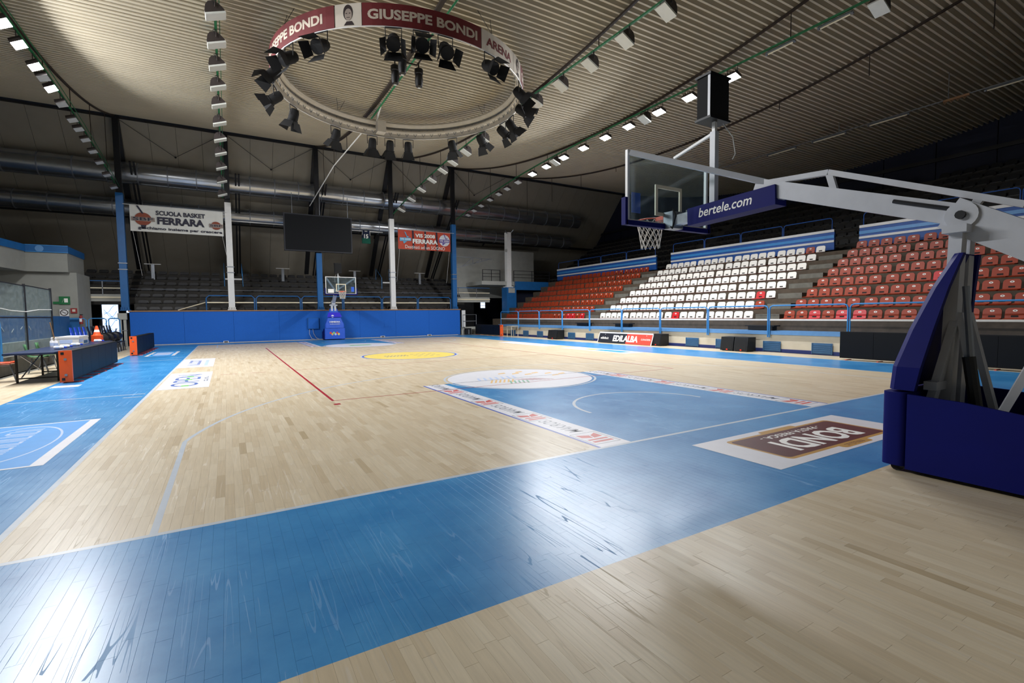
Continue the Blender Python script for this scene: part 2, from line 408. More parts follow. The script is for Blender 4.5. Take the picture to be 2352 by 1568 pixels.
# lane strips with lettering
for s, yb in ((1, 0.0), (-1, 28.0)):
    for sx in (-1, 1):
        xa, xb = sorted((sx * 1.97, sx * 2.45)); ya, yc = sorted((yb, yb + s * 5.8))
        quad('lane_strip', xa, xb, ya, yc, 'decal_white')
        quad('painted_line', sx * 2.45 - .02, sx * 2.45 + .02, ya, yc, 'decal_line_blue')
        xm = (xa + xb) / 2; step = 1.45
        for k in range(4):
            c = yb + s * (0.38 + k * step)
            z = dz(); fr = MB()
            fr.add([(xm-.2,c-.26,z),(xm+.2,c-.26,z),(xm+.2,c+.26,z),(xm-.2,c+.26,z),(xm-.185,c-.245,z),(xm+.185,c-.245,z),(xm+.185,c+.245,z),(xm-.185,c+.245,z)],
                   [(0,1,5,4),(1,2,6,5),(2,3,7,6),(3,0,4,7)]); strip('logo_frame', fr, 'decal_grey')
            z = dz(); k2 = MB()
            for pts in (((-.15,-.19),(.15,-.19),(.15,-.13),(-.15,-.13)), ((-.15,-.09),(.15,-.09),(.15,-.04),(-.15,-.04)), ((0,0),(.15,.03),(.15,.2),(.03,.12)), ((-.02,0),(.01,.12),(-.15,.2),(-.15,.06))):
                k2.poly([(xm + s * u, c + s * q, z) for u, q in pts])
            strip('logo_mark', k2, 'decal_red')
            text('lettering', 'MAKROS', (xm, c + s * 0.74, dz()), FD * s, FU * s, .2, .78, 'decal_grey', floor, shear=.2)
# free throw circles
for yb, s in ((5.8, 1), (22.2, -1)):
    strip('painted_line', arc_strip(0, yb, dz(), 1.79, 1.84, 0, 2 * PI, 64), 'line_white')
    strip('circle_decal', MB().poly(ellipse(0, yb, dz(), 1.74, 1.74, 64)), 'decal_white')
    if s > 0:
        groups = [('decal_orange', -1.05, -.3, .25, 6), ('decal_darkgreen', -.7, -.62, .2, 5), ('decal_maroon', .0, -.42, -.3, 6)]
        for m, cx, cy, tl, n in groups:
            z = dz(); b = MB()
            for i in range(n):
                x = cx + i * .1; y = yb + cy - i * .02
                b.poly([(x, y - .16, z), (x + .05, y - .16, z), (x + .05 + tl, y + .26, z), (x + tl, y + .26, z)])
            strip('logo_mark', b, m)
        z = dz(); b = MB()
        for i in range(7): b.poly([(-1.1 + i * .16, yb + .0, z), (-1.04 + i * .16, yb + .0, z), (-.9 + i * .16, yb + .42, z), (-.96 + i * .16, yb + .42, z)])
        strip('logo_mark', b, 'decal_lilac')
        z = dz(); b = MB()
        for i, (x, y) in enumerate(((.0, .95), (.3, .75), (.55, 1.0), (.5, .45), (.8, .6), (1.05, .35), (1.0, -.05), (1.3, .1))):
            b.poly([(x - .13, yb + y - .1, z), (x + .12, yb + y - .05, z), (x + .17, yb + y + .12, z), (x - .05, yb + y + .05, z)])
        strip('logo_mark', b, 'decal_orange')
        quad('painted_line', -1.97, 1.97, 5.78, 5.82, 'decal_grey')
        quad('painted_line', -2.45, 2.45, 5.0, 5.035, 'line_red')
    else:
        quad('logo_mark', -.6, .5, yb - .5, yb + .1, 'decal_green')
# centre circle
strip('painted_line', arc_strip(0, 14, dz(), 1.8, 1.86, 0, 2 * PI, 64), 'line_white')
strip('painted_line', arc_strip(0, 14, dz(), 1.73, 1.8, 0, 2 * PI, 64), 'decal_line_blue')
strip('circle_decal', MB().poly(ellipse(0, 14, dz(), 1.73, 1.73, 64)), 'decal_yellow')
z = dz(); b = MB()
for i in range(14):
    x = -1.0 + (i % 7) * .13; y = 13.7 + (i // 7) * .3
    b.poly([(x, y, z), (x + .07, y, z), (x + .1, y + .2, z), (x + .03, y + .2, z)])
for i in range(12):
    x = .1 + (i % 4) * .25; y = 13.4 + (i // 4) * .45
    b.poly([(x, y, z), (x + .14, y, z), (x + .16, y + .09, z), (x + .02, y + .09, z)])
strip('logo_mark', b, 'decal_grey')
# sponsor decal beside the near basket
quad('sponsor_decal', -1.5, 1.55, -1.55, -.5, 'decal_white')
def flatpoly(pts, m, name='logo_mark'): z = dz(); return MB().poly([(x, y, z) for x, y in pts]).build(name, m, floor)
flatpoly(rrect(-1.08, 1.12, -1.42, -.62, .07), 'decal_gold'); flatpoly(rrect(-.15, .5, -1.5, -1.3, .06), 'decal_gold'); flatpoly(rrect(-.35, .4, -.75, -.555, .05), 'decal_gold')
flatpoly(rrect(-1.04, 1.08, -1.37, -.66, .06), 'decal_brown')
NX = Vector((-1, 0, 0)); NY = Vector((0, -1, 0))
text('lettering', 'BONDI', (.05, -1.09, dz()), NX, NY, .4, 1.45, 'text_white', floor, bold=.03)
text('lettering', '- PASTA FRESCA -', (.03, -.78, dz()), NX, NY, .1, 1.25, 'text_white', floor)
strokes('lettering', (.17, -1.435, dz()), NX, NY, .055, .4, 8, 'decal_brown', floor, 2)
# light blue sponsor panels in the left margin
def blue_panel(x0, x1, y0, y1, m):
    quad('sponsor_decal', x0, x1, y0, y1, 'decal_white'); quad('logo_mark', x0 + .12, x1 - .12, y0 + .05, y1 - .05, m)
    cx, cy = (x0 + x1) / 2, (y0 + y1) / 2; rx, ry = (x1 - x0) * .36, (y1 - y0) * .42; z = dz(); b = MB(); v = []
    n = 56; f = []
    for i in range(n):
        a = 2 * PI * i / n
        for k in (1, .955): v.append((cx + rx * k * math.cos(a), cy + ry * k * math.sin(a), z))
    for i in range(n): j = (i + 1) % n; f.append((2*i, 2*i+1, 2*j+1, 2*j))
    strip('logo_mark', b.add(v, f), 'decal_lilac')
    return cx, cy
cx, cy = blue_panel(-9.25, -7.83, 2.66, 5.42, 'decal_blue')
strokes('lettering', (cx, cy, dz()), FD, FU, .34, 2.0, 12, 'decal_lilac', floor, 5)
cx, cy = blue_panel(-9.05, -8.03, 20.15, 23.1, 'decal_blue2'); quad('logo_mark', cx - .3, cx + .3, cy - .9, cy + .9, 'decal_lilac')
# two white decals inside the left sideline
quad('sponsor_decal', -7.47, -6.5, 8.5, 12.1, 'decal_white')
text('lettering', 'OPEN', (-7.0, 10.2, dz()), FD, FU, .55, 2.6, 'decal_indigo', floor, bold=.0)
for y in (9.0, 10.3, 11.0): quad('logo_mark', -7.05, -6.9, y - .12, y + .12, 'decal_green')
strokes('lettering', (-6.6, 10.3, dz()), FD, FU, .09, 1.1, 8, 'decal_grey', floor, 3)
quad('sponsor_decal', -7.5, -6.53, 13.8, 17.45, 'decal_white')
strokes('lettering', (-7.1, 15.6, dz()), FD, FU, .34, 2.2, 6, 'decal_indigo', floor, 9)
quad('logo_mark', -6.8, -6.7, 14.3, 16.6, 'decal_lilac')
# white decals at the right sideline
quad('sponsor_decal', 6.85, 7.85, 14.9, 19.4, 'decal_white'); quad('sponsor_decal', 6.85, 7.85, 9.4, 13.55, 'decal_white')
flatpoly([(7.1, 9.9), (7.7, 9.9), (7.6, 11.6), (7.2, 11.6)], 'decal_blue2'); flatpoly([(7.15, 11.65), (7.6, 11.65), (7.55, 12.3), (7.2, 12.3)], 'decal_yellow')
# short lines on the blue margin
for x0, x1, y in ((-9.65, -7.6, 8.12), (-7.9, -7.6, 7.68), (-9.4, -7.6, 17.6), (-8.0, -7.6, 18.6)): quad('painted_line', x0, x1, y - .025, y + .025, 'line_white')
quad('painted_line', -9.6, -9.1, 10.35, 10.75, 'decal_white')

# ------------------------------------------------------------------ roof deck
def build_deck():
    p = 0.2; prof = []
    n = int((YF - YN) / p)
    for i in range(n):
        y = YN + i * p
        for dy, h in ((0, 0), (.058, 0), (.07, .18), (.188, .18)): prof.append((y + dy, roofz(y + dy) + h))
    prof.append((YF, roofz(YF)))
    v = []; f = []
    for x in (-20.0, 27.0): v += [(x, y, z) for y, z in prof]
    m = len(prof)
    for i in range(m - 1): f.append((i, i + 1, m + i + 1, m + i))
    o = MB().add(v, f).build('ceiling', 'deck'); tag(o, kind='structure')
build_deck()
# raking roof of the far and near sides, in upright sheets
def slope(name, y0, z0, y1, z1):
    root = thing(name, None, None, kind='structure')
    d = Vector((0, y1 - y0, z1 - z0)); L = d.length; n = Vector((0, -d.z, d.y)).normalized()
    k = 0; x = -20.0; m1 = None
    while x < 27:
        if m1 is None:
            b = MB(); a = Vector((0, y0, z0)); w_ = 1.285
            b.add([(0, y0, z0), (w_, y0, z0), (w_, y1, z1), (0, y1, z1)] + [tuple(Vector(q) + n * .05) for q in ((0, y0, z0), (w_, y0, z0), (w_, y1, z1), (0, y1, z1))],
                  [(0,1,2,3),(4,5,6,7),(0,1,5,4),(1,2,6,5),(2,3,7,6),(3,0,4,7)])
            m1 = b.mesh('roof_panel', 'panel_tan')
        o = link('roof_panel', m1, root); o.location.x = x; x += 1.3
    MB().bar((3.5, y0 + (y1-y0)*.5, z0 + (z1-z0)*.5), (3.5, y0 + (y1-y0)*.5001, z0 + (z1-z0)*.5001), .01)
    b = MB(); off = n * .09
    b.add([(-20, y0 + off.y, z0 + off.z), (27, y0 + off.y, z0 + off.z), (27, y1 + off.y, z1 + off.z), (-20, y1 + off.y, z1 + off.z)], [(0,1,2,3)]).build('backing', 'dark_steel', root)
    return root
slope('wall_far', 30.75, 13.0, 38.6, 4.3); slope('wall_near', -3.75, 13.0, -9.6, 4.3)
tag(MB().box(-20, 27, 38.4, 38.7, 0, 4.6).build('wall_back', 'navy_wall'), kind='structure')
tag(MB().box(-20, 27, -9.9, -9.6, 0, 4.6).build('wall_front', 'grey_plaster'), kind='structure')
# side walls
def sheet_wall(name, x, m, sg):
    root = thing(name, None, None, kind='structure'); me = None; y = -9.8
    while y < 38.4:
        if me is None: me = MB().box(0, .1, 0, 2.36, 0, 13.2).mesh('wall_panel', m)
        o = link('wall_panel', me, root); o.location = (x, y, 0); y += 2.41
    for z in (6.5, 9.5): MB().box(x - .12 * sg, x + .02, -9.8, 38.4, z - .1, z + .1).build('girt', 'dark_steel', root)
    MB().box(x + .1 * (1 if sg > 0 else -1), x + .2 * (1 if sg > 0 else -1), -9.8, 38.4, 0, 13.2).build('backing', 'dark_steel', root)
sheet_wall('wall_right', 27.0, 'navy_wall', 1)
sheet_wall('wall_left', -20.0, 'grey_plaster', -1)

# ------------------------------------------------------------------ blue far wall with wooden cap
fw = thing('wall_blue', None, None, loc=(-.6, 30.55, 0), kind='structure')
xs = np.linspace(-10.85, 9.55, 9)
for a, b_ in zip(xs[:-1], xs[1:]): MB().box(a + .004, b_ - .004, 30.4, 30.62, 0.02, 1.93).build('padded_panel', 'wall_blue', fw, world=True)
MB().box(-10.9, 9.6, 30.36, 30.95, 1.93, 2.0).build('wooden_cap', 'wood_trim', fw, world=True)
for x in (-8.0, 3.6): MB().box(x, x + .45, 30.388, 30.402, .75, 1.3).build('hatch', 'wall_blue', fw, world=True)
cab = thing('wall_cabinet', 'flat blue cabinet on the blue end wall beside the far basket', 'cabinet', (-1.15, 30.4, .7))
MB().box(-1.5, -.8, 30.28, 30.398, .72, 1.46).build('box', 'column_blue', cab, world=True)
MB().box(-1.47, -.83, 30.265, 30.28, .75, 1.43).build('door', 'wall_blue', cab, world=True)
MB().tube([(-1.4, 30.33, .72), (-1.42, 30.3, .4), (-1.3, 30.2, .1), (-1.1, 30.1, .02)], .012, 6).build('cable', 'wire', cab, world=True)
MB().tube([(-1.2, 30.33, .72), (-1.15, 30.3, .4), (-1.0, 30.25, .12), (-.8, 30.1, .02)], .012, 6).build('cable', 'wire', cab, world=True)
pts = [(x, 30.25 + .03 * math.sin(x * 3), .02) for x in np.linspace(-10.2, 9.3, 60)]
tag(MB().tube(pts, .014, 5).build('floor_cable', 'wire'), 'thin white cable lying along the foot of the blue end wall', 'cable')
for x in (-6.2, 3.4, 6.9):
    s = thing('socket_box', 'small white socket box at the foot of the blue wall ' + {-6.2: 'below the white banner', 3.4: 'right of the far basket', 6.9: 'below the orange banner'}[x], 'socket', (x, 30.15, 0), group='socket boxes along the end wall')
    MB().box(-.14, .14, -.08, .08, .01, .12).build('case', 'plastic_white', s); MB().box(-.1, .1, -.09, -.08, .03, .1).build('face', 'sign_dark', s)

# ------------------------------------------------------------------ columns, beams, cables
def column(x, m, zt, label):
    c = thing('steel_column', label, 'column', (x, 30.75, 2.0), group='columns on the end wall')
    w_ = .17
    b = MB().box(-w_, w_, -.16, .16, 0.02, zt - 2.0); b.build('post', m, c)
    MB().box(-.24, .24, -.22, .22, 0, .05).build('base_plate', m, c)
    for sx in (-.17, -.06, .06, .17): MB().box(sx - .025, sx + .025, -.24, -.18, .05, .2).build('bolt', m, c)
    if zt > 7:
        for zz in (2.3, 2.65): MB().box(-.21, .21, -.2, .2, zz, zz + .05).build('collar', 'steel_grey', c)
    MB().box(-.14, .14, -.12, .12, zt - 2.0, 10.75).build('upper_post', 'dark_steel', c)
    MB().bar((0, .1, 10.7), (0, 6.1, 2.9), .3, .16).build('raking_strut', 'dark_steel', c)
    MB().bar((.5, .3, 8.5), (.5, 6.2, 2.8), .09, .09).build('raking_rod', 'dark_steel', c)
    MB().bar((.68, .3, 8.5), (.68, 6.2, 2.8), .09, .09).build('raking_rod', 'dark_steel', c)
    return c
column(COLX[0], 'column_blue', 8.6, 'tall blue steel column beside the white school banner, nearest the exit')
column(COLX[1], 'white_paint', 8.6, 'tall white steel column at the right edge of the white school banner')
column(COLX[2], 'column_blue', 5.8, 'short blue steel column below the dark scoreboard')
column(COLX[3], 'white_paint', 8.5, 'tall white steel column at the left edge of the orange banner')
column(COLX[4], 'column_blue', 8.5, 'tall blue steel column at the right edge of the orange banner')
tb = thing('roof_edge_beam', 'long dark steel beam where the ribbed ceiling meets the sloping panels', 'beam', (3.5, 30.6, 12.7))
MB().box(-20, 27, 30.45, 30.75, 12.7, 12.95).build('beam', 'dark_steel', tb, world=True)
for x in np.arange(-16, 27, 5.1): MB().box(x - .08, x + .08, 30.42, 30.45, 12.66, 12.99).build('splice_plate', 'dark_steel', tb, world=True)
pu = thing('sloping_wall_purlin', 'thin dark steel purlin across the sloping tan panels behind the scoreboard', 'beam', (3.5, 35.2, 7))
MB().bar((-20, 35.0, 8.05), (27, 35.0, 8.05), .16, .2).build('beam', 'dark_steel', pu, world=True)
for x in COLX: MB().bar((x, 35.0, 8.05), (x, 35.5, 7.8), .1).build('cleat', 'dark_steel', pu, world=True)
# diagonal tie rods of the sloping side
for i in range(len(COLX) - 1):
    a, b_ = COLX[i], COLX[i + 1]; mx = (a + b_) / 2
    t = thing('wind_brace', 'thin tie rods under the roof edge ' + ['above the white school banner', 'left of the scoreboard', 'right of the scoreboard', 'above the orange banner', 'beside the corner column'][i], 'tie rod', (mx, 31.2, 11), group='wind braces')
    for s, e in (((a + .15, 30.9, 12.7), (mx, 32.0, 11.3)), ((b_ - .15, 30.9, 12.7), (mx, 32.0, 11.3))): MB().tube([s, e], .014, 5).build('rod', 'dark_steel', t, world=True)
    MB().lathe([(.06, -.02), (.06, .02)], 10, (mx, 32.0, 11.3), 'y').build('node', 'dark_steel', t, world=True)
rows_txt = ['beside the exit', 'at the white school banner', 'above the round truss', 'right of the round truss', 'carrying the bright floodlights over the red seats', 'over the upper tier of the stand']
for i, x in enumerate(ROWX):
    c = thing('roof_cable', 'dark sagging roof cable with short hangers ' + rows_txt[i], 'cable', (x, 13.5, 10))
    ys = np.linspace(YN, YF + .2, 40)
    MB().bar
    b = MB()
    for k in range(39):
        b.bar((x, ys[k], roofz(ys[k]) - .05), (x, ys[k + 1], roofz(ys[k + 1]) - .05), .07 if i != 2 else .13, .07)
    b.build('chord', 'cable_brown', c, world=True)
    for y in np.arange(-1.9, 30, 3.3):
        if roofz(y) - railz(y) > .4: MB().tube([(x, y, roofz(y) - .06), (x, y, railz(y) + .22)], .016, 5).build('hanger', 'cable_brown', c, world=True)
    if i in (0, 1, 3, 4):
        r = thing('light_rail', 'green steel lighting rail ' + rows_txt[i], 'light rail', (x, 13.5, 9.9))
        ys2 = list(np.linspace(-3, 15, 8)) + list(np.linspace(16, 30.2, 14))
        b = MB()
        for k in range(len(ys2) - 1): b.bar((x, ys2[k], railz(ys2[k]) + .2), (x, ys2[k + 1], railz(ys2[k + 1]) + .2), .06, .05)
        b.build('rail', 'green_rail', r, world=True)
        b = MB()
        for k in range(len(ys2) - 1): b.bar((x + .1, ys2[k], railz(ys2[k]) + .27), (x + .1, ys2[k + 1], railz(ys2[k + 1]) + .27), .02, .02)
        b.build('conduit', 'green_rail', r, world=True)
    if i == 2:
        r = thing('light_rail', 'green steel pipe running through the middle of the round truss', 'light rail', (x, 13.5, 9.9))
        MB().tube([(x + .12, 6.0, 9.9), (x + .12, 17, 9.9)], .03, 6).build('rail', 'green_rail', r, world=True)
        MB().tube([(x - .1, 16.9, 9.5), (x - .5, 22, 9.2), (x - .6, 29.8, 8.7)], .025, 6).build('pale_pipe', 'wire', r, world=True)

# ------------------------------------------------------------------ ducts, scoreboard, banners
for nm, y, z, r, lab in (('ventilation_duct', 32.2, 10.1, .62, 'large round galvanised ventilation duct hanging above the scoreboard'),
                         ('ventilation_duct', 33.6, 8.35, .52, 'lower round galvanised ventilation duct behind the scoreboard')):
    d = thing(nm, lab, 'duct', (3, y, z)); n = 24
    MB().lathe([(r, -23), (r, 19.5)], n, (0, 0, 0), 'x').build('pipe', 'galv', d, smooth=True)
    me = MB().lathe([(r, -.03), (r + .018, -.03), (r + .018, .03), (r, .03)], n, (0, 0, 0), 'x').mesh('seam_ring', 'steel_grey', True)
    for x in np.arange(-22, 19, 1.45): o = link('seam_ring', me, d); o.location = (x, 0, 0)
for k in range(2): pass
sb = thing('scoreboard', 'large dark blank scoreboard hanging above the far basket', 'scoreboard', (-.6, 30.45, 5.84))
MB().box(-2.73, 1.53, 30.34, 30.56, 5.84, 8.25).build('cabinet', 'sign_dark', sb, world=True)
MB().box(-2.66, 1.46, 30.32, 30.34, 5.91, 8.18).build('screen', 'led_screen', sb, world=True)
for x in (-2.2, -.5, 1.3): MB().tube([(x, 30.45, 8.25), (x, 30.45, 9.6)], .02, 6).build('hanger', 'steel_grey', sb, world=True)
pole = thing('banner_pole', 'white horizontal pole carrying the dark number 15 jersey', 'pole', (2.7, 31.7, 7.7))
MB().tube([(-6, 31.9, 7.72), (1.6, 31.9, 7.72)], .035, 6).build('pole', 'white_paint', pole, world=True)
MB().tube([(1.6, 31.9, 7.7), (4.1, 31.9, 7.7)], .035, 6).build('pole', 'white_paint', pole, world=True)
j = thing('jersey', 'navy and green number 15 jersey hung from a white pole', 'jersey', (2.85, 31.8, 6.8))
out = [(-.3, 0), (.3, 0), (.3, .55), (.24, .62), (.27, .95), (.13, .95), (.09, .85), (-.09, .85), (-.13, .95), (-.27, .95), (-.24, .62), (-.3, .55)]
MB().prism([(x, 0, z) for x, z in out], (0, .05, 0)).build('body', 'jersey_navy', j)
MB().prism([(-.3, -.004, 0), (.3, -.004, 0), (.3, -.004, .38), (-.3, -.004, .38)], (0, .004, 0)).build('lower_panel', 'jersey_green', j)
text('lettering', '15', (2.85, 31.79, 7.32), (1, 0, 0), (0, 0, 1), .3, .3, 'text_white', j, bold=.03)
for sx in (-1, 1): MB().bar((sx * .285, -.005, .6), (sx * .26, -.005, .93), .02, .01).build('trim', 'text_white', j)
UPZ = Vector((0, 0, 1)); PX = Vector((1, 0, 0))
def cloth(x0, x1, z0, z1, y, m, root, nx=24, nz=6):
    v = []; f = []
    for i in range(nx + 1):
        for k in range(nz + 1):
            x = x0 + (x1 - x0) * i / nx; zz = z0 + (z1 - z0) * k / nz
            v.append((x, y + .02 + .015 * math.sin(i * 1.1 + k * .5) * (1 - k / nz), zz))
    for i in range(nx):
        for k in range(nz): a = i * (nz + 1) + k; f.append((a, a + nz + 1, a + nz + 2, a + 1))
    return MB().add(v, f).build('cloth', m, root, world=True, smooth=True)
b1 = thing('fabric_banner', 'white banner reading SCUOLA BASKET FERRARA between blue and white columns', 'banner', (-8.35, 30.45, 6.5))
cloth(-10.6, -6.08, 6.5, 7.95, 30.45, 'vinyl_white', b1)
MB().tube([(-10.9, 30.47, 7.97), (-5.9, 30.47, 7.97)], .015, 6).build('rope', 'wire', b1, world=True)
for x in (-10.5, -6.15): MB().tube([(x, 30.47, 6.5), (x + (.3 if x < -8 else .4), 30.7, 4.0)], .008, 4).build('rope', 'wire', b1, world=True)
yb = 30.425
text('lettering', 'SCUOLA BASKET', (-8.2, yb, 7.6), PX, UPZ, .26, 2.4, 'ink', b1, bold=.035)
text('lettering', 'FERRARA', (-8.2, yb, 7.17), PX, UPZ, .42, 2.3, 'ink', b1, bold=.045)
text('lettering', 'giochiamo insieme per crescere', (-8.2, yb, 6.69), PX, UPZ, .2, 4.1, 'ink', b1, bold=.03)
for cx, cz, r in ((-10.0, 7.2, .36), (-6.45, 7.1, .24)):
    MB().poly([(cx + r * math.cos(a) * 1.1, yb + .003, cz + r * math.sin(a)) for a in np.linspace(0, 2*PI, 28, endpoint=False)]).build('ball_print', 'ball_brown', b1, world=True)
    MB().poly([(cx - r * 1.5, yb, cz - .12), (cx + r * 1.5, yb, cz - .12), (cx + r * 1.5, yb, cz + .1), (cx - r * 1.5, yb, cz + .1)]).build('logo_band', 'ball_grey', b1, world=True)
    text('lettering', 'SBF', (cx, yb - .003, cz), PX, UPZ, r * .5, r * 2.6, 'ink', b1, bold=.02)
MB().poly([(-10.3, yb, 7.93), (-10.2, yb, 7.93), (-9.95, yb, 7.5), (-10.05, yb, 7.5)]).build('print_stripe', 'ink', b1, world=True)
MB().poly([(-10.12, yb, 6.86), (-9.86, yb, 6.86), (-9.92, yb, 6.65), (-10.06, yb, 6.65)]).build('print_stripe', 'ink', b1, world=True)
b2 = thing('fabric_banner', 'orange red banner reading VIS 2008 FERRARA beside the blue column', 'banner', (6.85, 30.45, 6.38))
cloth(4.8, 8.88, 6.38, 7.77, 30.45, 'vinyl_red', b2)
MB().tube([(4.5, 30.47, 7.79), (9.2, 30.47, 7.79)], .015, 6).build('rope', 'wire', b2, world=True)
for x in (4.9, 8.8): MB().tube([(x, 30.47, 6.4), (x - .2, 30.7, 4.0)], .008, 4).build('rope', 'wire', b2, world=True)
for x in (5.9, 6.85, 7.75): MB().poly([(x - .06, yb, 7.76), (x + .06, yb, 7.76), (x + .1, yb, 6.4), (x - .02, yb, 6.4)]).build('print_stripe', 'ink', b2, world=True)
yb2 = 30.42
text('lettering', 'VIS 2008', (6.85, yb2, 7.42), PX, UPZ, .27, 1.55, 'text_white', b2, bold=.04)
text('lettering', 'FERRARA', (6.85, yb2, 7.0), PX, UPZ, .33, 1.95, 'text_white', b2, bold=.045)
text('lettering', 'Destinati ad un SOGNO', (6.85, yb2, 6.57), PX, UPZ, .24, 3.1, 'text_white', b2, bold=.0)
MB().poly([(8.38 + .43 * math.cos(a), yb2 + .002, 7.18 + .43 * math.sin(a)) for a in np.linspace(0, 2*PI, 32, endpoint=False)]).build('logo_disc', 'logo_grey', b2, world=True)
for cx, cz, m1, m2 in ((5.35, 7.1, 'logo_cyan', 'logo_cyan'), (8.38, 7.15, 'logo_purple', 'logo_purple')):
    MB().poly([(cx - .45, yb2, cz - .15), (cx + .42, yb2, cz - .1), (cx + .4, yb2, cz + .12), (cx - .45, yb2, cz + .1)]).build('logo_shape', m1, b2, world=True)
    MB().poly([(cx - .1, yb2, cz + .55), (cx + .0, yb2, cz + .5), (cx + .12, yb2, cz + .22), (cx + .3, yb2, cz + .2), (cx + .1, yb2, cz + .12)]).build('logo_shape', m2, b2, world=True)
    MB().poly([(cx - .2, yb2, cz - .15), (cx + .1, yb2, cz - .15), (cx - .15, yb2, cz - .33)]).build('logo_shape', m2, b2, world=True)
    text('lettering', 'VIS 2008', (cx - .02, yb2 - .003, cz), PX, UPZ, .13, .75, 'text_white', b2)

# ------------------------------------------------------------------ lights
def bell_flood(tl):
    t = thing('floodlight', 'x', 'floodlight'); T = Matrix.Rotation(tl, 4, 'Y')
    prof = [(-.24, 0), (.24, 0), (.24, .05), (.16, .2), (.07, .27), (-.07, .27), (-.16, .2), (-.24, .05)]
    MB().prism([(u, -.17, q) for u, q in prof], (0, .34, 0)).xf(T).build('housing', 'lamp_body', t)
    MB().box(-.25, .25, -.18, .18, -.05, 0).xf(T).build('glass', 'lamp_glass', t)
    MB().tube([(0, -.21, .1), (0, -.21, .33), (0, .21, .33), (0, .21, .1)], .016, 6).build('yoke', 'lamp_body', t)
    MB().tube([(0, -.17, .15), (-.08, -.27, .25), (0, -.2, .34)], .01, 5).build('cable', 'rubber', t)
    return t
def led_flood(tl, lit):
    t = thing('led_floodlight', 'x', 'floodlight'); T = Matrix.Rotation(tl, 4, 'Y')
    MB().box(-.16, .16, -.24, .24, 0, .06).xf(T).build('housing', 'lamp_body', t)
    for k in range(5): MB().box(-.15, .15, -.2 + k * .1 - .01, -.2 + k * .1 + .01, .06, .12).xf(T).build('cooling_fin', 'lamp_body', t)
    MB().box(-.16, .16, -.24, .24, -.02, 0).xf(T).build('bezel', 'lamp_body', t)
    MB().poly([(-.15, -.23, -.0215), (-.15, .23, -.0215), (.15, .23, -.0215), (.15, -.23, -.0215)]).xf(T).build('lens', 'lamp_on' if lit else 'lamp_off', t)
    MB().tube([(0, -.2, .05), (0, -.2, .33), (0, .2, .33), (0, .2, .05)], .014, 6).build('yoke', 'lamp_body', t)
    return t
NTH = ['first', 'second', 'third', 'fourth', 'fifth', 'sixth', 'seventh', 'eighth', 'ninth', 'tenth', 'eleventh', 'twelfth', 'thirteenth', 'fourteenth', 'fifteenth', 'sixteenth', 'seventeenth', 'eighteenth', 'nineteenth', 'twentieth']
protos = {}
def put_row(kind, x, ys, tl, what, where, group):
    for i, y in enumerate(sorted(ys, reverse=True)):
        M = Matrix.Translation((x, y, railz(y) - .14)); lab = f'{what}, {NTH[i]} from the end wall {where}'
        if (kind, tl) in protos: dup(protos[(kind, tl)], M, lab, group)
        else:
            o = bell_flood(tl) if kind == 'bell' else led_flood(tl, kind == 'on'); protos[(kind, tl)] = o
            for c in root_children(o): root_children(c)
            o.matrix_basis = M; tag(o, lab, None, group)
put_row('bell', ROWX[1], (9.7, 11.3, 12.9, 14.4, 16.0, 17.6, 19.4, 21.2, 22.9, 24.8, 26.8, 28.8), -.35, 'unlit bell floodlight', 'on the white banner rail', 'unlit floodlights on the banner rail')
put_row('bell', ROWX[3], (3.7, 5.26, 6.84, 8.44, 10.06, 11.66, 14.0, 16.06, 17.95, 19.56, 20.94, 22.58, 24.33, 26.2, 28.3), .45, 'unlit bell floodlight', 'right of the round truss', 'unlit floodlights right of the round truss')
put_row('bell', ROWX[4], (2.33, 7.55, 10.8, 17.2), .4, 'unlit bell floodlight', 'over the red seats', 'unlit bell floodlights in the bright row')
LITR = (6.7, 8.5, 10.0, 11.7, 13.2, 14.8, 16.4, 18.0, 19.4)
put_row('on', ROWX[4], LITR, .3, 'brightly lit LED floodlight', 'on the rail over the red seats', 'lit floodlights over the red seats')
put_row('off', ROWX[4], (21.0, 22.3, 23.4, 24.6, 25.9, 27.0, 28.0), .35, 'unlit slim LED floodlight', 'on the rail over the red seats', 'unlit slim floodlights on the bright rail')
LITL = (6.7, 8.5, 10.0, 11.7, 13.2, 14.5, 15.7, 17.1, 18.7)
put_row('on', ROWX[0], LITL, -.5, 'brightly lit LED floodlight', 'on the rail by the exit side', 'lit floodlights on the exit side')
put_row('off', ROWX[0], (17.9, 20.0, 21.4, 22.3, 23.4, 24.7, 26.0, 27.6, 29.3), -.35, 'unlit slim LED floodlight', 'on the rail by the exit side', 'unlit slim floodlights on the exit side')
def tube_light(x, y0, y1, z, label, group):
    t = thing('tube_light', label, 'tube light', (x, (y0 + y1) / 2, z), group=group); L = (y1 - y0) / 2
    MB().prism([(-.07, -L, .04), (.07, -L, .04), (.04, -L, .1), (-.04, -L, .1)], (0, 2 * L, 0)).build('tray', 'steel_grey', t)
    MB().tube([(0, -L + .05, .02), (0, L - .05, .02)], .022, 8).build('tube', 'tube_cream', t)
    for s in (-1, 1): MB().box(-.03, .03, s * L - .03, s * L + .03, 0, .06).build('end_cap', 'steel_grey', t)
for y0, y1 in ((3.0, 3.9), (4.6, 5.5)): tube_light(COLX[4] + .05, y0, y1, railz(y0) + .05, 'unlit cream tube, ' + ('next to' if y0 > 4 else 'second from') + ' the bright floodlights on their rail', 'tubes on the bright rail')
nr = thing('ceiling_conduit', 'thin pale conduit under the dark ceiling above the upper tier', 'conduit', (19, 7, 9.8))
MB().tube([(19, -3, 9.87), (19, 16, 9.87)], .02, 6).build('pipe', 'steel_grey', nr, world=True)
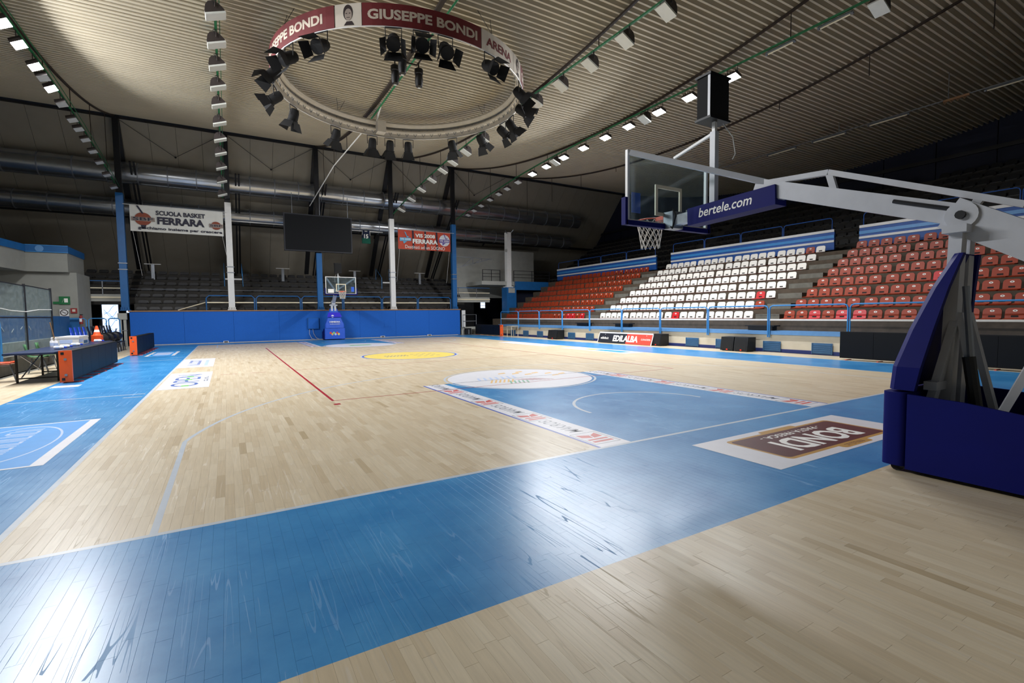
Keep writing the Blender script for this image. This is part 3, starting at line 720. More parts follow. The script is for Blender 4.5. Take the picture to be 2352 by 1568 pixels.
for y in (0, 4, 8, 12): MB().tube([(19, y, 9.87), (19, y, roofz(y))], .012, 5).build('hanger', 'steel_grey', nr, world=True)
for y0, y1 in ((1.6, 2.9), (5.3, 6.8), (7.7, 9.2), (10.0, 11.5)): tube_light(19, y0, y1, 9.74, f'grey fluorescent fitting on the upper tier conduit, {NTH[[10.0, 7.7, 5.3, 1.6].index(y0)]} from the end wall', 'fittings above the upper tier')
hk = thing('heater_strip', 'rusty bracket strip on the conduit above the upper tier', 'bracket', (19, 3.75, 9.8)); MB().box(-.04, .04, -.4, .4, 0, .08).build('strip', 'wood_trim', hk)
for k in range(4): MB().tube([(0, -.3 + k * .2, 0), (0, -.25 + k * .2, -.08), (0, -.2 + k * .2, 0)], .015, 5).build('hook', 'wood_trim', hk)

# ------------------------------------------------------------------ round truss
RC = Vector((-.535, 12.47, 0)); RR = 4.12
ring = thing('lighting_ring', 'large round hanging truss with dark red name banner', 'truss', (RC.x, RC.y, 9.1))
def cp(a, r, z): return (r * math.cos(a), r * math.sin(a), z)
for r, z, t, nm, m in ((RR - .12, .5, .11, 'tube', 'cloth_white'), (RR - .1, .22, .08, 'tube', 'cloth_white'), (RR, 0, .022, 'rim', 'white_paint'), (RR, .56, .02, 'rim', 'dark_steel')):
    MB().tube([cp(2 * PI * i / 72, r, z) for i in range(72)], t, 8, closed=True).build(nm, m, ring, smooth=True)
b = MB(); v_ = [cp(2 * PI * i / 72, RR + .012, z_) for i in range(72) for z_ in (.0, .57)]
b.add(v_, [(2*i, 2*i+1, (2*i+3) % 144, (2*i+2) % 144) for i in range(72)]).build('cloth_backing', 'cloth_white', ring)
b = MB()
for i in range(72):
    a = 2 * PI * i / 72; c = 2 * PI * (i + .5) / 72; d = 2 * PI * (i + 1) / 72
    b.bar(cp(a, RR - .14, .05), cp(c, RR - .14, .32), .015); b.bar(cp(c, RR - .14, .32), cp(d, RR - .14, .05), .015)
b.build('lacing', 'steel_grey', ring)
def panel(a0, a1, m, name='banner_panel'):
    b = MB(); n = max(2, int(abs(a1 - a0) / .06)); v = []; f = []
    for i in range(n + 1):
        a = a0 + (a1 - a0) * i / n
        for r in (RR + .02, RR + .03):
            v += [cp(a, r, .0), cp(a, r, .57)]
    for i in range(n):
        o = i * 4; q = o + 4
        f += [(o, q, q + 1, o + 1), (o + 2, o + 3, q + 3, q + 2), (o, o + 2, q + 2, q), (o + 1, q + 1, q + 3, o + 3)]
    return b.add(v, f).build(name, m, ring)
D = math.radians
def ring_text(s, a_mid, width, height, m, zmid=.285, bold=.035):
    v, f, sz = text_geo(s, bold); pts = []
    for p in v:
        a = a_mid + ((p[0] / sz[0]) - .5) * width / (RR + .034); pts.append(cp(a, RR + .034, zmid + (p[1] / sz[1] - .5) * height))
    me = bpy.data.meshes.new('lettering'); me.from_pydata(pts, [], f); me.materials.append(MATS[m]); link('lettering', me, ring)
def portrait(a_mid):
    def sh(pts, m, dr):
        me = MB().poly([cp(a_mid + u / (RR + .034), RR + .034 + dr, .0 + q) for u, q in pts]).build('portrait_print', m, ring)
    sh([(.13 * math.cos(t) , .34 + .2 * math.sin(t)) for t in np.linspace(0, 2*PI, 20, endpoint=False)], 'face_dark', 0)
    sh([(.01 + .1 * math.cos(t), .29 + .15 * math.sin(t)) for t in np.linspace(0, 2*PI, 20, endpoint=False)], 'face_tone', .002)
    sh([(-.12, .02), (.16, .02), (.1, .12), (-.04, .12)], 'face_dark', .001)
    for u in (-.04, .05): sh([(u - .02, .31), (u + .02, .31), (u + .02, .33), (u - .02, .33)], 'face_dark', .004)
    sh([(-.04, .21), (.05, .21), (.05, .225), (-.04, .225)], 'face_dark', .004)
seq = [(-185, -133, 'r'), (-132.6, -122.6, 'p'), (-122.4, -76.4, 'r'), (-76.2, -54, 'w'), (-53.8, -44, 'p'), (-43.8, 2, 'r'), (2.2, 24, 'w'), (24.2, 34, 'p'), (34.2, 80, 'r'), (80.2, 102, 'w'), (102.2, 112, 'p'), (112.2, 174.8, 'r')]
for a0, a1, k in seq:
    panel(D(a0), D(a1), 'banner_red' if k == 'r' else 'banner_white'); mid = D((a0 + a1) / 2)
    if k == 'r': ring_text('GIUSEPPE BONDI', mid, 3.05, .26, 'letter_cream')
    elif k == 'w': ring_text('ARENA', mid, 1.25, .24, 'banner_red', bold=.03)
    else: portrait(mid)
for a in (20, 110, 200, 290):
    for da in (-4, 4): MB().tube([cp(D(a), RR, .57), cp(D(a + da), RR * .93, 1.25)], .008, 4).build('hanger', 'dark_steel', ring)
MB().box(.1, .45, RR - .45, RR - .05, .05, .5).build('junction_cover', 'cloth_white', ring)
MB().bar((.1, RR - .3, .5), (.15, RR - .9, 1.0), .05).build('brace', 'wire', ring)
# stage spotlights
def spot(tl):
    t = thing('stage_spotlight', 'x', 'spotlight'); T = Matrix.Rotation(-tl, 4, 'X') @ Matrix.Scale(1.3, 4)
    MB().lathe([(.05, .19), (.1, .17), (.125, .08), (.125, -.12), (.145, -.13), (.145, -.17)], 14).xf(T).build('can', 'black_matte', t, smooth=True)
    for s in (1, -1):
        MB().add([(-.13, s * .145, -.16), (.13, s * .145, -.16), (.2, s * .23, -.38), (-.2, s * .23, -.38)], [(0, 1, 2, 3)]).xf(T).build('barn_door', 'black_matte', t)
        MB().add([(s * .145, -.13, -.16), (s * .145, .13, -.16), (s * .25, .16, -.36), (s * .25, -.16, -.36)], [(0, 1, 2, 3)]).xf(T).build('barn_door', 'black_matte', t)
    MB().tube([(-.2, 0, 0), (-.21, 0, .34), (.21, 0, .34), (.2, 0, 0)], .016, 6).build('yoke', 'black', t)
    MB().lathe([(.11, -.125), (.11, -.12)], 14).xf(T).build('lens', 'black', t)
    return t
spots = {}
SPA = [-156.8, -173.7, 161.6, 141.4, 112, 90.3, 80.1, 69.5, 42.5, 22.6, 4.3, -5, -25.2, -43.2, -71.6, -92.2, -101.4, -111.4, -139.1]
for i, a in enumerate(SPA):
    t = D(a); tl = (.3 if i % 2 else .5) if 30 < (a % 360) < 150 else (.75 if i % 2 else 1.0)
    M = Matrix.Translation((RC.x + RR * math.cos(t), RC.y + RR * math.sin(t), 8.73)) @ Matrix.Rotation(t + PI / 2, 4, 'Z')
    grp_ = 0 if a < -40 else (1 if a < 60 else (2 if a < 130 else 3)); seen_sp = globals().setdefault('SEEN_SP', {}); seen_sp.setdefault(grp_, sorted([q for q in SPA if (0 if q < -40 else (1 if q < 60 else (2 if q < 130 else 3))) == grp_]))
    nth = NTH[seen_sp[grp_].index(a)]
    part = 'under the dark red name banner' if a < -40 else ('beside the rail right of the truss' if -40 <= a < 60 else ('on the white padded arc towards the end wall' if a < 130 else 'on the white padded arc towards the exit side'))
    lab, g = f'black stage spotlight, {nth} in order ' + part, 'spotlights on the round truss'
    if tl in spots: dup(spots[tl], M, lab, g)
    else:
        spots[tl] = o = spot(tl); [root_children(c) for c in root_children(o)]; o.matrix_basis = M; tag(o, lab, None, g)
fr = thing('lamp_frame', 'small square steel frame hung in the middle of the round truss', 'frame', (-1.2, 10.2, 9.3))
for a, c in (((-.5, -.3), (.5, -.3)), ((.5, -.3), (.5, .4)), ((.5, .4), (-.5, .4)), ((-.5, .4), (-.5, -.3))): MB().bar((*a, .0), (*c, .0), .035).build('bar', 'cable_brown', fr)
MB().tube([(.3, 0, 0), (.6, 0, .8)], .03, 6).build('hanger', 'cable_brown', fr)
for x, y in ((-1.4, 9.9), (-1.4, 10.6), (-.7, 10.45)):
    t = thing('moving_head_lamp', 'black moving head lamp under the square frame, ' + {(-1.4, 9.9): 'on its bar facing the near basket', (-1.4, 10.6): 'on its bar facing the end wall', (-.7, 10.45): 'on its bar facing the red seats'}[(x, y)], 'spotlight', (x, y, 8.75), group='lamps on the square frame')
    MB().lathe([(.05, -.2), (.1, -.16), (.125, 0), (.11, .2), (.13, .22), (.13, .35), (.05, .4)], 14).build('body', 'black', t, smooth=True)
    MB().lathe([(.045, -.21), (.045, -.2)], 10).build('lens', 'lamp_glass', t); MB().tube([(0, 0, .4), (0, 0, .56)], .02, 6).build('clamp', 'black', t)

# ------------------------------------------------------------------ basketball stands
def make_hoop(label, loc, rz, bf, bd, near):
    h = thing('basketball_stand', label, 'basketball hoop', loc, rz)
    y0, y1 = 1.2, 1.215
    bb = MB().box(-.88, .88, y0 + .002, y1 - .002, 2.92, 3.93).build('backboard', 'board_glass', h)
    for a in ((-.9, .9, 3.91, 3.95), (-.9, .9, 2.9, 2.94), (-.9, -.86, 2.94, 3.91), (.86, .9, 2.94, 3.91)): MB().box(a[0], a[1], y0 - .02, y1 + .012, a[2], a[3]).build('frame_bar', 'white_paint', bb)
    for a in ((-.295, .295, 3.47, 3.52), (-.295, .295, 3.05, 3.1), (-.295, -.245, 3.1, 3.47), (.245, .295, 3.1, 3.47)): MB().box(a[0], a[1], y0 - .003, y1 + .004, a[2], a[3]).build('target_line', 'tube_cream', bb)
    MB().box(-.93, .93, y0 - .04, y1 + .03, 2.85, 2.92).build('edge_padding', 'pad_blue', h)
    for s in (-1, 1): MB().box(s * .93 - .03, s * .93 + .02, y0 - .04, y1 + .03, 2.85, 3.25).build('edge_padding', 'pad_blue', h)
    MB().box(-.78, -.6, y1, y1 + .003, 3.05, 3.35).build('sticker', 'pad_blue_face', bb); MB().box(.42, .76, y1, y1 + .003, 2.98, 3.2).build('sticker', 'text_white', bb)
    if not near:
        text('lettering', 'VIRTUS', (0, 0, 0), (1, 0, 0), (0, 0, 1), .05, .25, 'sign_coral', bb, world=False) if False else None
    rm = MB().tube([(.228 * math.cos(2*PI*i/32), 1.585 + .228 * math.sin(2*PI*i/32), 3.05) for i in range(32)], .011, 8, closed=True).build('rim', 'rim', h, smooth=True)
    MB().box(-.11, .11, y1, y1 + .16, 3.0, 3.06).build('bracket', 'rim', rm)
    b = MB(); K = 12
    def nr(t): return .222 - .11 * t + .035 * t * t
    for fam in (1, -1):
        for k in range(K):
            pts = []
            for i in range(11):
                t = i / 10; a = 2 * PI * (k + fam * t * 2.5) / K
                pts.append((nr(t) * math.cos(a), 1.585 + nr(t) * math.sin(a), 3.04 - .44 * t))
            b.tube(pts, .006, 4)
    b.build('net', 'net', h)
    # arms
    pv = Vector((0, bf - .38, 2.42)); k = (pv.y + .35) / (-2.4 + .35)      # boom length relative to the near stand
    def Y(y): return -.35 + (y + .35) * k if y < -.35 else y
    ar = MB().bar((0, -.62 * 1 if near else -.4, 3.02), (0, 1.05, 2.96), .13, .15).build('lower_arm', 'steel_white', h)
    pd = MB().bar((0, Y(-.6), 3.0), (0, .74, 2.95), .24, .25).build('arm_padding', 'pad_blue', h)
    MB().box(-.12, .12, 1.02, 1.2, 2.84, 3.1).build('mounting_plate', 'steel_grey', ar)
    MB().tube([(-.14, 1.0, 3.12), (-.18, .9, 3.0), (-.17, .98, 2.82), (-.12, 1.05, 2.86)], .012, 6).build('hose', 'rubber', ar)
    if near: text('lettering', 'bertele.com', (-.1215, .12, 2.99), (0, -1, .035), (0, .035, 1), .13, .82, 'text_white', pd, world=False, shear=.2)
    bm = MB().bar(pv, (0, -.3, 3.17), .17, .2).build('boom', 'steel_white', h)
    for s in (-1, 1):
        MB().bar((s * .05, -.42, 3.2), (s * .86, 1.16, 3.9), .07, .07).build('stay', 'steel_white', h)
    ch = [(0, -.41, 3.2), (0, Y(-1.17), 3.14), (0, Y(-2.8), 2.45)]
    for a, c in zip(ch[:-1], ch[1:]): MB().bar(a, c, .06, .06).build('tie_bar', 'steel_white', bm)
    MB().bar((0, Y(-1.17), 3.14), (0, Y(-1.25), 2.86), .05, .07).build('tie_bar', 'steel_white', bm); MB().bar((0, Y(-2.5), 2.57), (0, Y(-2.4), 2.42), .05, .07).build('tie_bar', 'steel_white', bm)
    MB().bar((0, pv.y + .1, 2.46), (0, pv.y - .75 * max(k, .55), 2.42 - .5 * max(k, .55)), .2, .3).build('rear_arm', 'steel_white', h)
    MB().tube([(-.1, pv.y + .1, 2.5), (-.1, pv.y + .55 * k, 2.66)], .02, 8).build('cylinder_rod', 'dark_steel', bm)
    MB().lathe([(.125, -.12), (.125, .12)], 20, tuple(pv), 'x').build('pivot', 'steel_white', h, smooth=True); MB().lathe([(.04, -.15), (.04, .15)], 10, tuple(pv), 'x').build('pin', 'dark_steel', h)
    # posts
    for s in (-1, 1):
        MB().bar((s * .1, pv.y + .02, 2.3), (s * .12, bf - .32, .5), .1, .12, up=(1, 0, 0)).build('post', 'steel_white', h)
        MB().bar((s * .1, pv.y, 1.5), (s * .38, bf - .25, .45), .06, .1, up=(1, 0, 0)).build('brace', 'steel_white', h)
        MB().bar((s * .1, pv.y - .02, 1.5), (s * .2, bf - .62, .4), .05, .08, up=(1, 0, 0)).build('brace', 'steel_white', h)
    MB().box(-.4, .4, bf - .34, bf - .24, .78, .86).build('cross_bar', 'steel_white', h)
    MB().box(-.24, .24, pv.y - .08, pv.y + .1, 2.25, 2.32).build('cap_plate', 'steel_white', h)
    cy = MB().tube([(-.2, pv.y - .08, 1.75), (-.2, bf - .52, 1.05)], .028, 8).build('gas_strut', 'steel_grey', h); MB().tube([(-.2, bf - .5, 1.1), (-.2, bf - .6, .4)], .05, 10).build('sleeve', 'black', cy)
    if near: MB().bar((-.1, pv.y - .8, 1.85), (-.25, bf - .75, .62), .06, .06).build('rear_brace', 'steel_white', h)
    # shot clock mast
    ms = MB().bar((0, .38, 3.02), (0, .38, 4.1), .085, .085, up=(1, 0, 0)).build('mast', 'steel_white', h)
    MB().bar((0, .38, 4.1), (0, .38, 4.4), .05, .05, up=(1, 0, 0)).build('mast_tube', 'white_paint', ms)
    MB().bar((0, 1.1, 3.93), (0, .42, 4.08), .035, .035).build('mast_stay', 'white_paint', ms)
    MB().tube([(.08, .3, 4.2), (.16, .2, 4.0), (.15, .15, 3.75), (.13, .18, 3.68)], .008, 5).build('wire', 'wire', ms)
    sc = MB().box(-.2, .2, .3, .52, 4.24, 4.86).build('shot_clock', 'black_matte', h)
    for zz in (4.25, 4.84): MB().box(-.22, .22, .28, .54, zz - .015, zz + .015).build('rim_strip', 'black', sc)
    MB().box(-.205, -.2, .3, .34, 4.26, 4.84).build('edge', 'steel_white', sc)
    # base
    out = rrect(-.64, .64, bf - .2, bf, .06)
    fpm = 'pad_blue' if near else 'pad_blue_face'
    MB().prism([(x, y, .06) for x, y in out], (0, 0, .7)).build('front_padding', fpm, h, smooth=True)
    sec = [(.78, bf - .03, .21, .6), (1.0, bf - .05, .23, .6), (1.35, bf - .12, .2, .47), (1.75, bf - .24, .14, .34), (2.06, bf - .36, .08, .22)]
    v = []; f = []
    for z, y, t, hw in sec:
        e = .05; g_ = min(.06, t * .6)
        v += [(-hw, y - t, z), (-hw, y - e, z), (-hw + e, y, z), (hw - e, y, z), (hw, y - e, z), (hw, y - t, z), (hw - .06, y - t, z), (hw - .06, y - g_, z), (-hw + .06, y - g_, z), (-hw + .06, y - t, z)]
    n = 10
    for i in range(len(sec) - 1):
        for q in range(n): f.append((i*n+q, i*n+(q+1)%n, (i+1)*n+(q+1)%n, (i+1)*n+q))
    for k in (0, (len(sec) - 1) * n): f += [(k, k+1, k+8, k+9), (k+1, k+2, k+8), (k+2, k+3, k+7, k+8), (k+3, k+4, k+7), (k+4, k+5, k+6, k+7)]
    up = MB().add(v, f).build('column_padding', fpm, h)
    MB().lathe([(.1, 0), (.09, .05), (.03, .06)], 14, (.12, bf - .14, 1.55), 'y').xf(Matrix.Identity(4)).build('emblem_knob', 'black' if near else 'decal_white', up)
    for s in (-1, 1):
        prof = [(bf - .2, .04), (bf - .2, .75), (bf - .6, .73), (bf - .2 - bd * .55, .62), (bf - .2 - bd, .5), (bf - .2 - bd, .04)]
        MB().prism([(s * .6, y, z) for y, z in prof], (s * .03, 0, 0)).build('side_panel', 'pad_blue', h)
    MB().box(-.6, .6, bf - .2 - bd, bf - .15, .04, .4).build('chassis', 'dark_steel', h)
    for s in (-1, 1):
        for y in (bf - .12, bf - bd):
            MB().lathe([(.05, -.02), (.05, .02)], 12, (s * .57, y, .051), 'x').build('wheel', 'rubber', h)
    if not near:
        y = bf + .004
        text('lettering', 'HIMEDIA', (0, bf - .03, 1.02), (1, 0, 0), (0, 0, 1), .09, .6, 'text_white', up, world=False, bold=.03) if False else None
    return h
h1 = make_hoop('portable basketball stand with navy padding and dark shot clock beside the sponsor decal', (0, 0, 0), 0, -2.02, 2.3, True)
h2 = make_hoop('portable basketball stand with bright blue padding in front of the blue end wall', (0, 28, 0), PI, -1.1, .95, False)
# prints on the far stand (world x to the right as seen from the court)
yf = 29.095
MB().poly([(-.46, 29.16, 1.5 + .0), (.46, 29.16, 1.5), (.36, 29.29, 1.8), (-.36, 29.29, 1.8)]).build('print_band', 'pad_violet', h2, world=True)
text('lettering', 'HIMEDIA', (0, 29.1, 1.18), (1, 0, 0), (0, 0.2, 1), .1, .66, 'text_white', h2, bold=.03)
strokes('lettering', (0, 29.075, 1.04), (1, 0, 0), (0, 0, 1), .045, .62, 18, 'text_white', h2, 6)
for i, m in enumerate(('sign_coral', 'decal_orange', 'decal_green', 'decal_lilac', 'decal_red', 'decal_yellow')):
    MB().poly([(-.28 + .1 * i + .07 * math.cos(a), yf, .42 + .04 * (-1) ** i + .08 * math.sin(a)) for a in np.linspace(0, 2*PI, 12, endpoint=False)]).build('print_mark', m, h2, world=True)

# ------------------------------------------------------------------ right hand stand
RX0, RDX, RZ0, RDZ = 12.32, .78, 1.2, .433
YS0, YS1 = -8.5, 30.2
st = thing('grandstand', 'stepped brown concrete stand carrying the red and white seats', 'grandstand', (15, 12, 0))
for n in range(8):
    MB().box(RX0 + n * RDX, RX0 + (n + 1) * RDX + .02, YS0, YS1, RZ0 + (n - 1) * RDZ if n else 0, RZ0 + n * RDZ).build('step', 'concrete', st, world=True)
for ya, yb_ in ((17.75, 18.95), (6.95, 7.95)):
    for n in range(1, 8): MB().box(RX0 + n * RDX - .38, RX0 + n * RDX, ya, yb_, RZ0 + (n - 1) * RDZ, RZ0 + n * RDZ - .21).build('aisle_step', 'concrete_light', st, world=True)
fwl = thing('stand_front_wall', 'low cream wall with blue ledge and navy skirting below the stand', 'wall', (11.9, 12, 0))
MB().box(11.7, 12.32, YS0, 28.0, 0, .66).build('wall', 'cream', fwl, world=True)
MB().box(11.64, 12.32, YS0, 28.0, .66, .8).build('ledge', 'ledge_blue', fwl, world=True)
MB().box(11.685, 11.7, YS0, 28.0, 0, .13).build('skirting', 'navy', fwl, world=True)
for i, y in enumerate((25.9, 24.16, 22.4, 19.0, 17.3, 10.25, 8.7, 6.6, 4.8)):
    v = thing('wall_vent', f'blue louvred vent in the cream wall, {NTH[i]} from the corner doorway', 'vent', (11.68, y, .22), group='vents in the cream wall')
    MB().box(-.005, .0, -.33, .33, -.19, .19).build('plate', 'vent_blue', v)
    for k in range(5): MB().bar((-.012, -.3, -.13 + k * .065), (-.012, .3, -.13 + k * .065), .012, .035).build('slat', 'vent_blue', v)
    for s in (-1, 1): MB().box(-.02, -.005, s * .33 - .015, s * .33 + .015, -.19, .19).build('frame', 'vent_blue', v)

def loop_railing(name, label, pts_y, x, z0, z1, m, mid_m, mid_z, parent_loc, group=None, thick=.025, cat='railing'):
    r = thing(name, label, cat, parent_loc, group=group)
    for a, c in zip(pts_y[:-1], pts_y[1:]):
        e = .12; s = 1 if c > a else -1; a2, c2 = a + s * .035, c - s * .035
        MB().tube([(x, a2, z0), (x, a2, z1 - e), (x, a2 + s * e * .3, z1 - e * .3), (x, a2 + s * e, z1), (x, c2 - s * e, z1), (x, c2 - s * e * .3, z1 - e * .3), (x, c2, z1 - e), (x, c2, z0)], thick, 8).build('rail_loop', m, r, world=True, smooth=True)
        if mid_m: MB().bar((x, a2, mid_z), (x, c2, mid_z), .03, .06).build('mid_rail', mid_m, r, world=True)
    return r
loop_railing('stand_railing', 'blue tubular railing with white middle rail along the cream wall', [27.6, 25.05, 22.4, 19.85, 17.25, 14.65, 12.05, 9.4, 6.7, 3.95, 1.2, -1.5], 11.62, .56, 1.75, 'rail_blue', 'white_paint', 1.22, (11.62, 12, .5))

# seats
def arc_pts(w_, h0, h1, r=.09, n=4):
    out = [(-w_, h0), (w_, h0)]
    for i in range(n + 1): a = PI / 2 * i / n; out.append((w_ - r + r * math.cos(a), h1 - r + r * math.sin(a)))
    for i in range(n + 1): a = PI / 2 + PI / 2 * i / n; out.append((-w_ + r + r * math.cos(a), h1 - r + r * math.sin(a)))
    return out
def seat_proto(back_m, pan_m, plate):
    t = thing('stadium_seat', 'x', 'seat')
    MB().prism([(-.2 + .02, -.205, 0), (-.2, -.205, .03), (.16, -.205, .07), (.2, -.205, .03), (.16, -.205, 0)], (0, .41, 0)).build('seat_pan', pan_m, t)
    # back leans away from the court, u across (y), q up
    pts = arc_pts(.2, .05, .36)
    bk = MB().prism([(.13 + q * .22, u, q) for u, q in pts], (.035, 0, .0)).build('backrest', back_m, t, smooth=True)
    lean = lambda q, d: .13 + q * .22 - d
    MB().poly([(lean(q, .003), u, q) for u, q in rrect(-.075, .075, .1, .15, .012, 2)]).build('slot', 'slot', bk)
    if plate:
        MB().poly([(lean(.28 + .03 * math.sin(a), .003), .05 * math.cos(a), .28 + .03 * math.sin(a)) for a in np.linspace(0, 2*PI, 14, endpoint=False)]).build('number_plate', 'text_white', bk)
        MB().poly([(lean(.28 + .012 * math.sin(a), .005), .025 * math.cos(a), .28 + .012 * math.sin(a)) for a in np.linspace(0, 2*PI, 8, endpoint=False)]).build('number', 'seat_pan', bk)
    return t
SP = {'white': seat_proto('seat_white', 'seat_pan', False), 'red': seat_proto('seat_red', 'seat_red', True), 'bright': seat_proto('seat_bright', 'seat_bright', True)}
for o in SP.values():
    for c in root_children(o): root_children(c)
seen_seat = set()
ORD = ['front', 'second', 'third', 'fourth', 'fifth', 'sixth', 'seventh', 'top']
def put_seat(kind, n, y, label, group):
    M = Matrix.Translation((RX0 + .22 + n * RDX, y, RZ0 + n * RDZ))
    if kind in seen_seat: dup(SP[kind], M, label, group)
    else: seen_seat.add(kind); o = SP[kind]; o.matrix_basis = M; tag(o, label, None, group)
def ys_block(y0, groups, sgn=-1): return [y0 + sgn * (g * 2.42 + k * .468) for g in range(groups) for k in range(5)]
WB = ys_block(17.4, 4); RB = ys_block(6.55, 3); LB = ys_block(19.3, 4, 1)
odd = {(0, 11): 'bright', (1, 19): 'red', (2, 18): 'bright', (7, 18): 'red'}
for n in range(8):
    for i, y in enumerate(WB):
        k = odd.get((n, i), 'white')
        if k == 'white': put_seat('white', n, y, f'white covered seat, {NTH[i]} from the far corner block in the {ORD[n]} row', 'seats of the white block')
        else: put_seat(k, n, y, f'lone red seat among the white seats of the {ORD[n]} row', 'red seats in the white block')
for n in range(8):
    for i, y in enumerate(RB):
        if y < (-.0 if n < 3 else .7 + (n - 3) * .15): continue
        k = 'bright' if (n, i) in ((0, 2), (0, 4), (0, 5), (3, 8), (1, 10)) else 'red'
        put_seat(k, n, y, f'{"bright red" if k == "bright" else "brick red"} seat, {NTH[i]} from the white block, {ORD[n]} row behind the near basket', 'seats of the block behind the near basket')
rest = MB(); 
for n in range(8):
    for i, y in enumerate(LB):
        if i < 7:
            k = 'bright' if (n, i) in ((0, 0), (0, 2), (0, 3)) else 'red'
            put_seat(k, n, y, f'{"bright red" if k == "bright" else "brick red"} seat, {NTH[i]} from the white block, {ORD[n]} row, far corner block', 'seats of the far corner block')
        else:
            ox, oz = RX0 + .22 + n * RDX, RZ0 + n * RDZ
            rest.prism([(ox - .18, y - .205, oz), (ox - .2, y - .205, oz + .03), (ox + .16, y - .205, oz + .07), (ox + .16, y - .205, oz)], (0, .41, 0))
            rest.prism([(ox + .13 + q * .22, y + u, oz + q) for u, q in arc_pts(.2, .05, .36, n=2)], (.035, 0, 0))
tag(rest.build('distant_seats', 'seat_red'), 'many small brick red seats at the far end of the corner block', 'seats', kind='stuff')

# parapet and upper tier
PXX = 18.72; PZ = 4.76
for k, (ya, yb_) in enumerate(((-8.5, 6.9), (7.95, 17.7), (18.95, 30.2))):
    p = thing('parapet', ['white and blue banded parapet above the block behind the near basket', 'white and blue banded parapet above the white seats', 'white and blue banded parapet above the far corner block'][k], 'parapet', (PXX, (ya + yb_) / 2, PZ))
    MB().box(PXX, PXX + .1, ya, yb_, PZ - .35, PZ + .56).build('board', 'band_blue', p, world=True)
    MB().box(PXX - .03, PXX, ya, yb_, PZ, PZ + .1).build('band', 'white_paint', p, world=True); MB().box(PXX - .03, PXX + .1, ya, yb_, PZ + .48, PZ + .6).build('band', 'white_paint', p, world=True)
    MB().box(PXX - .025, PXX, ya, yb_, PZ + .2, PZ + .34).build('band', 'rail_blue', p, world=True)
    n = max(2, round((yb_ - ya) / 2.6)); loop_railing('tier_railing', ['grey blue railing above the block behind the near basket', 'grey blue railing above the white seats', 'grey blue railing above the far corner block'][k], list(np.linspace(yb_ - .1, ya + .1, n + 1)), PXX + .06, PZ + .6, PZ + 1.15, 'band_blue', None, 0, (PXX, (ya + yb_) / 2, PZ + .6), thick=.02)
ut = thing('upper_tier', 'dark stepped upper tier rising behind the banded parapet', 'grandstand', (23, 12, 0)); dark = MB()
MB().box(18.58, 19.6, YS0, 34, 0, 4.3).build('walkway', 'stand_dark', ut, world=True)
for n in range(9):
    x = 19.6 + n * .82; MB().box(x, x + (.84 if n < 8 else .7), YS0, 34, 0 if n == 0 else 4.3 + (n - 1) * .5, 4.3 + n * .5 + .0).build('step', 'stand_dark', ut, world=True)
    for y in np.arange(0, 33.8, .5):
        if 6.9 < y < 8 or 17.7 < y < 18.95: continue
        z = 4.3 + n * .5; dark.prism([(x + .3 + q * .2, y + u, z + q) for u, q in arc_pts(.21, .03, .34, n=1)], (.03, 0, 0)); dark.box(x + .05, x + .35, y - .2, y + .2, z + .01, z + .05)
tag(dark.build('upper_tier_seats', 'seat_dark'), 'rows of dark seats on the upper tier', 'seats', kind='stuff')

# ------------------------------------------------------------------ far stand behind the blue wall
fs = thing('end_stand', 'stepped grey stand with dark seats behind the blue end wall', 'grandstand', (0, 33, 0)); dk = MB(); lite = MB()
FZ = lambda n: 2.0 + .42 * n
for n in range(7):
    y = 31.0 + .86 * n; xa, xb = (-10.8, 9.6) if n < 2 else (-17, 11.0)
    if n == 0: MB().box(xa, xb, 30.62, y + .9, 0, FZ(0) - .07).build('step', 'stand_dark', fs, world=True)
    else: MB().box(xa, xb, y, y + (.88 if n < 6 else 1.8), FZ(n - 1) - .02, FZ(n)).build('step', 'stand_dark', fs, world=True)
    for x in np.arange(xa + .4, xb - .3, .62):
        if n and abs(x + 5.6) < .6 or abs(x - 5.2) < .6: continue
        yy = y + .25; z = FZ(n)
        dk.prism([(x + u * 1.2, yy + q * .2 + .14, z + q) for u, q in arc_pts(.21, .05, .23, r=.07, n=2)], (0, .03, 0)); dk.box(x - .22, x + .22, yy - .15, yy + .15, z + .03, z + .08)
tag(dk.build('end_stand_seats', 'seat_dark'), 'rows of dark seats on the stand behind the blue end wall', 'seats', kind='stuff')
for x in (-5.6, 5.2):
    s = thing('stand_stairs', 'stair flight through the dark seats behind the ' + ('white banner column' if x < 0 else 'orange banner column'), 'stairs', (x, 31.3, 2))
    for n in range(1, 7): MB().box(x - .5, x + .5, 31.0 + .86 * n - .45, 31.0 + .86 * n - .002, FZ(n - 1), FZ(n) - .2).build('tread', 'stand_dark', s, world=True)
    for sx in (-.55, .55): MB().tube([(x + sx, 34.5, FZ(4)), (x + sx, 34.5, FZ(4) + .9), (x + sx, 36.2, FZ(6) + .9), (x + sx, 36.2, FZ(6))], .02, 6).build('handrail', 'rail_blue', s, world=True)
    MB().bar((x - .5, 34.4, FZ(4) + .5), (x + .5, 34.4, FZ(4) + .5), .04, .1).build('white_board', 'white_paint', s, world=True)
er = thing('end_railing', 'blue railing with cream middle rail on top of the blue end wall', 'railing', (0, 30.85, 2))
xs = np.linspace(-7.2, 9.0, 7)
for a, c in zip(xs[:-1], xs[1:]):
    MB().tube([(a + .05, 30.82, 2.0), (a + .05, 30.82, 2.75), (a + .2, 30.82, 2.9), (c - .2, 30.82, 2.9), (c - .05, 30.82, 2.75), (c - .05, 30.82, 2.0)], .035, 8).build('rail_loop', 'column_blue', er, world=True, smooth=True)
    MB().bar((a + .05, 30.86, 2.48), (c - .05, 30.86, 2.48), .04, .07).build('mid_rail', 'tube_cream', er, world=True)
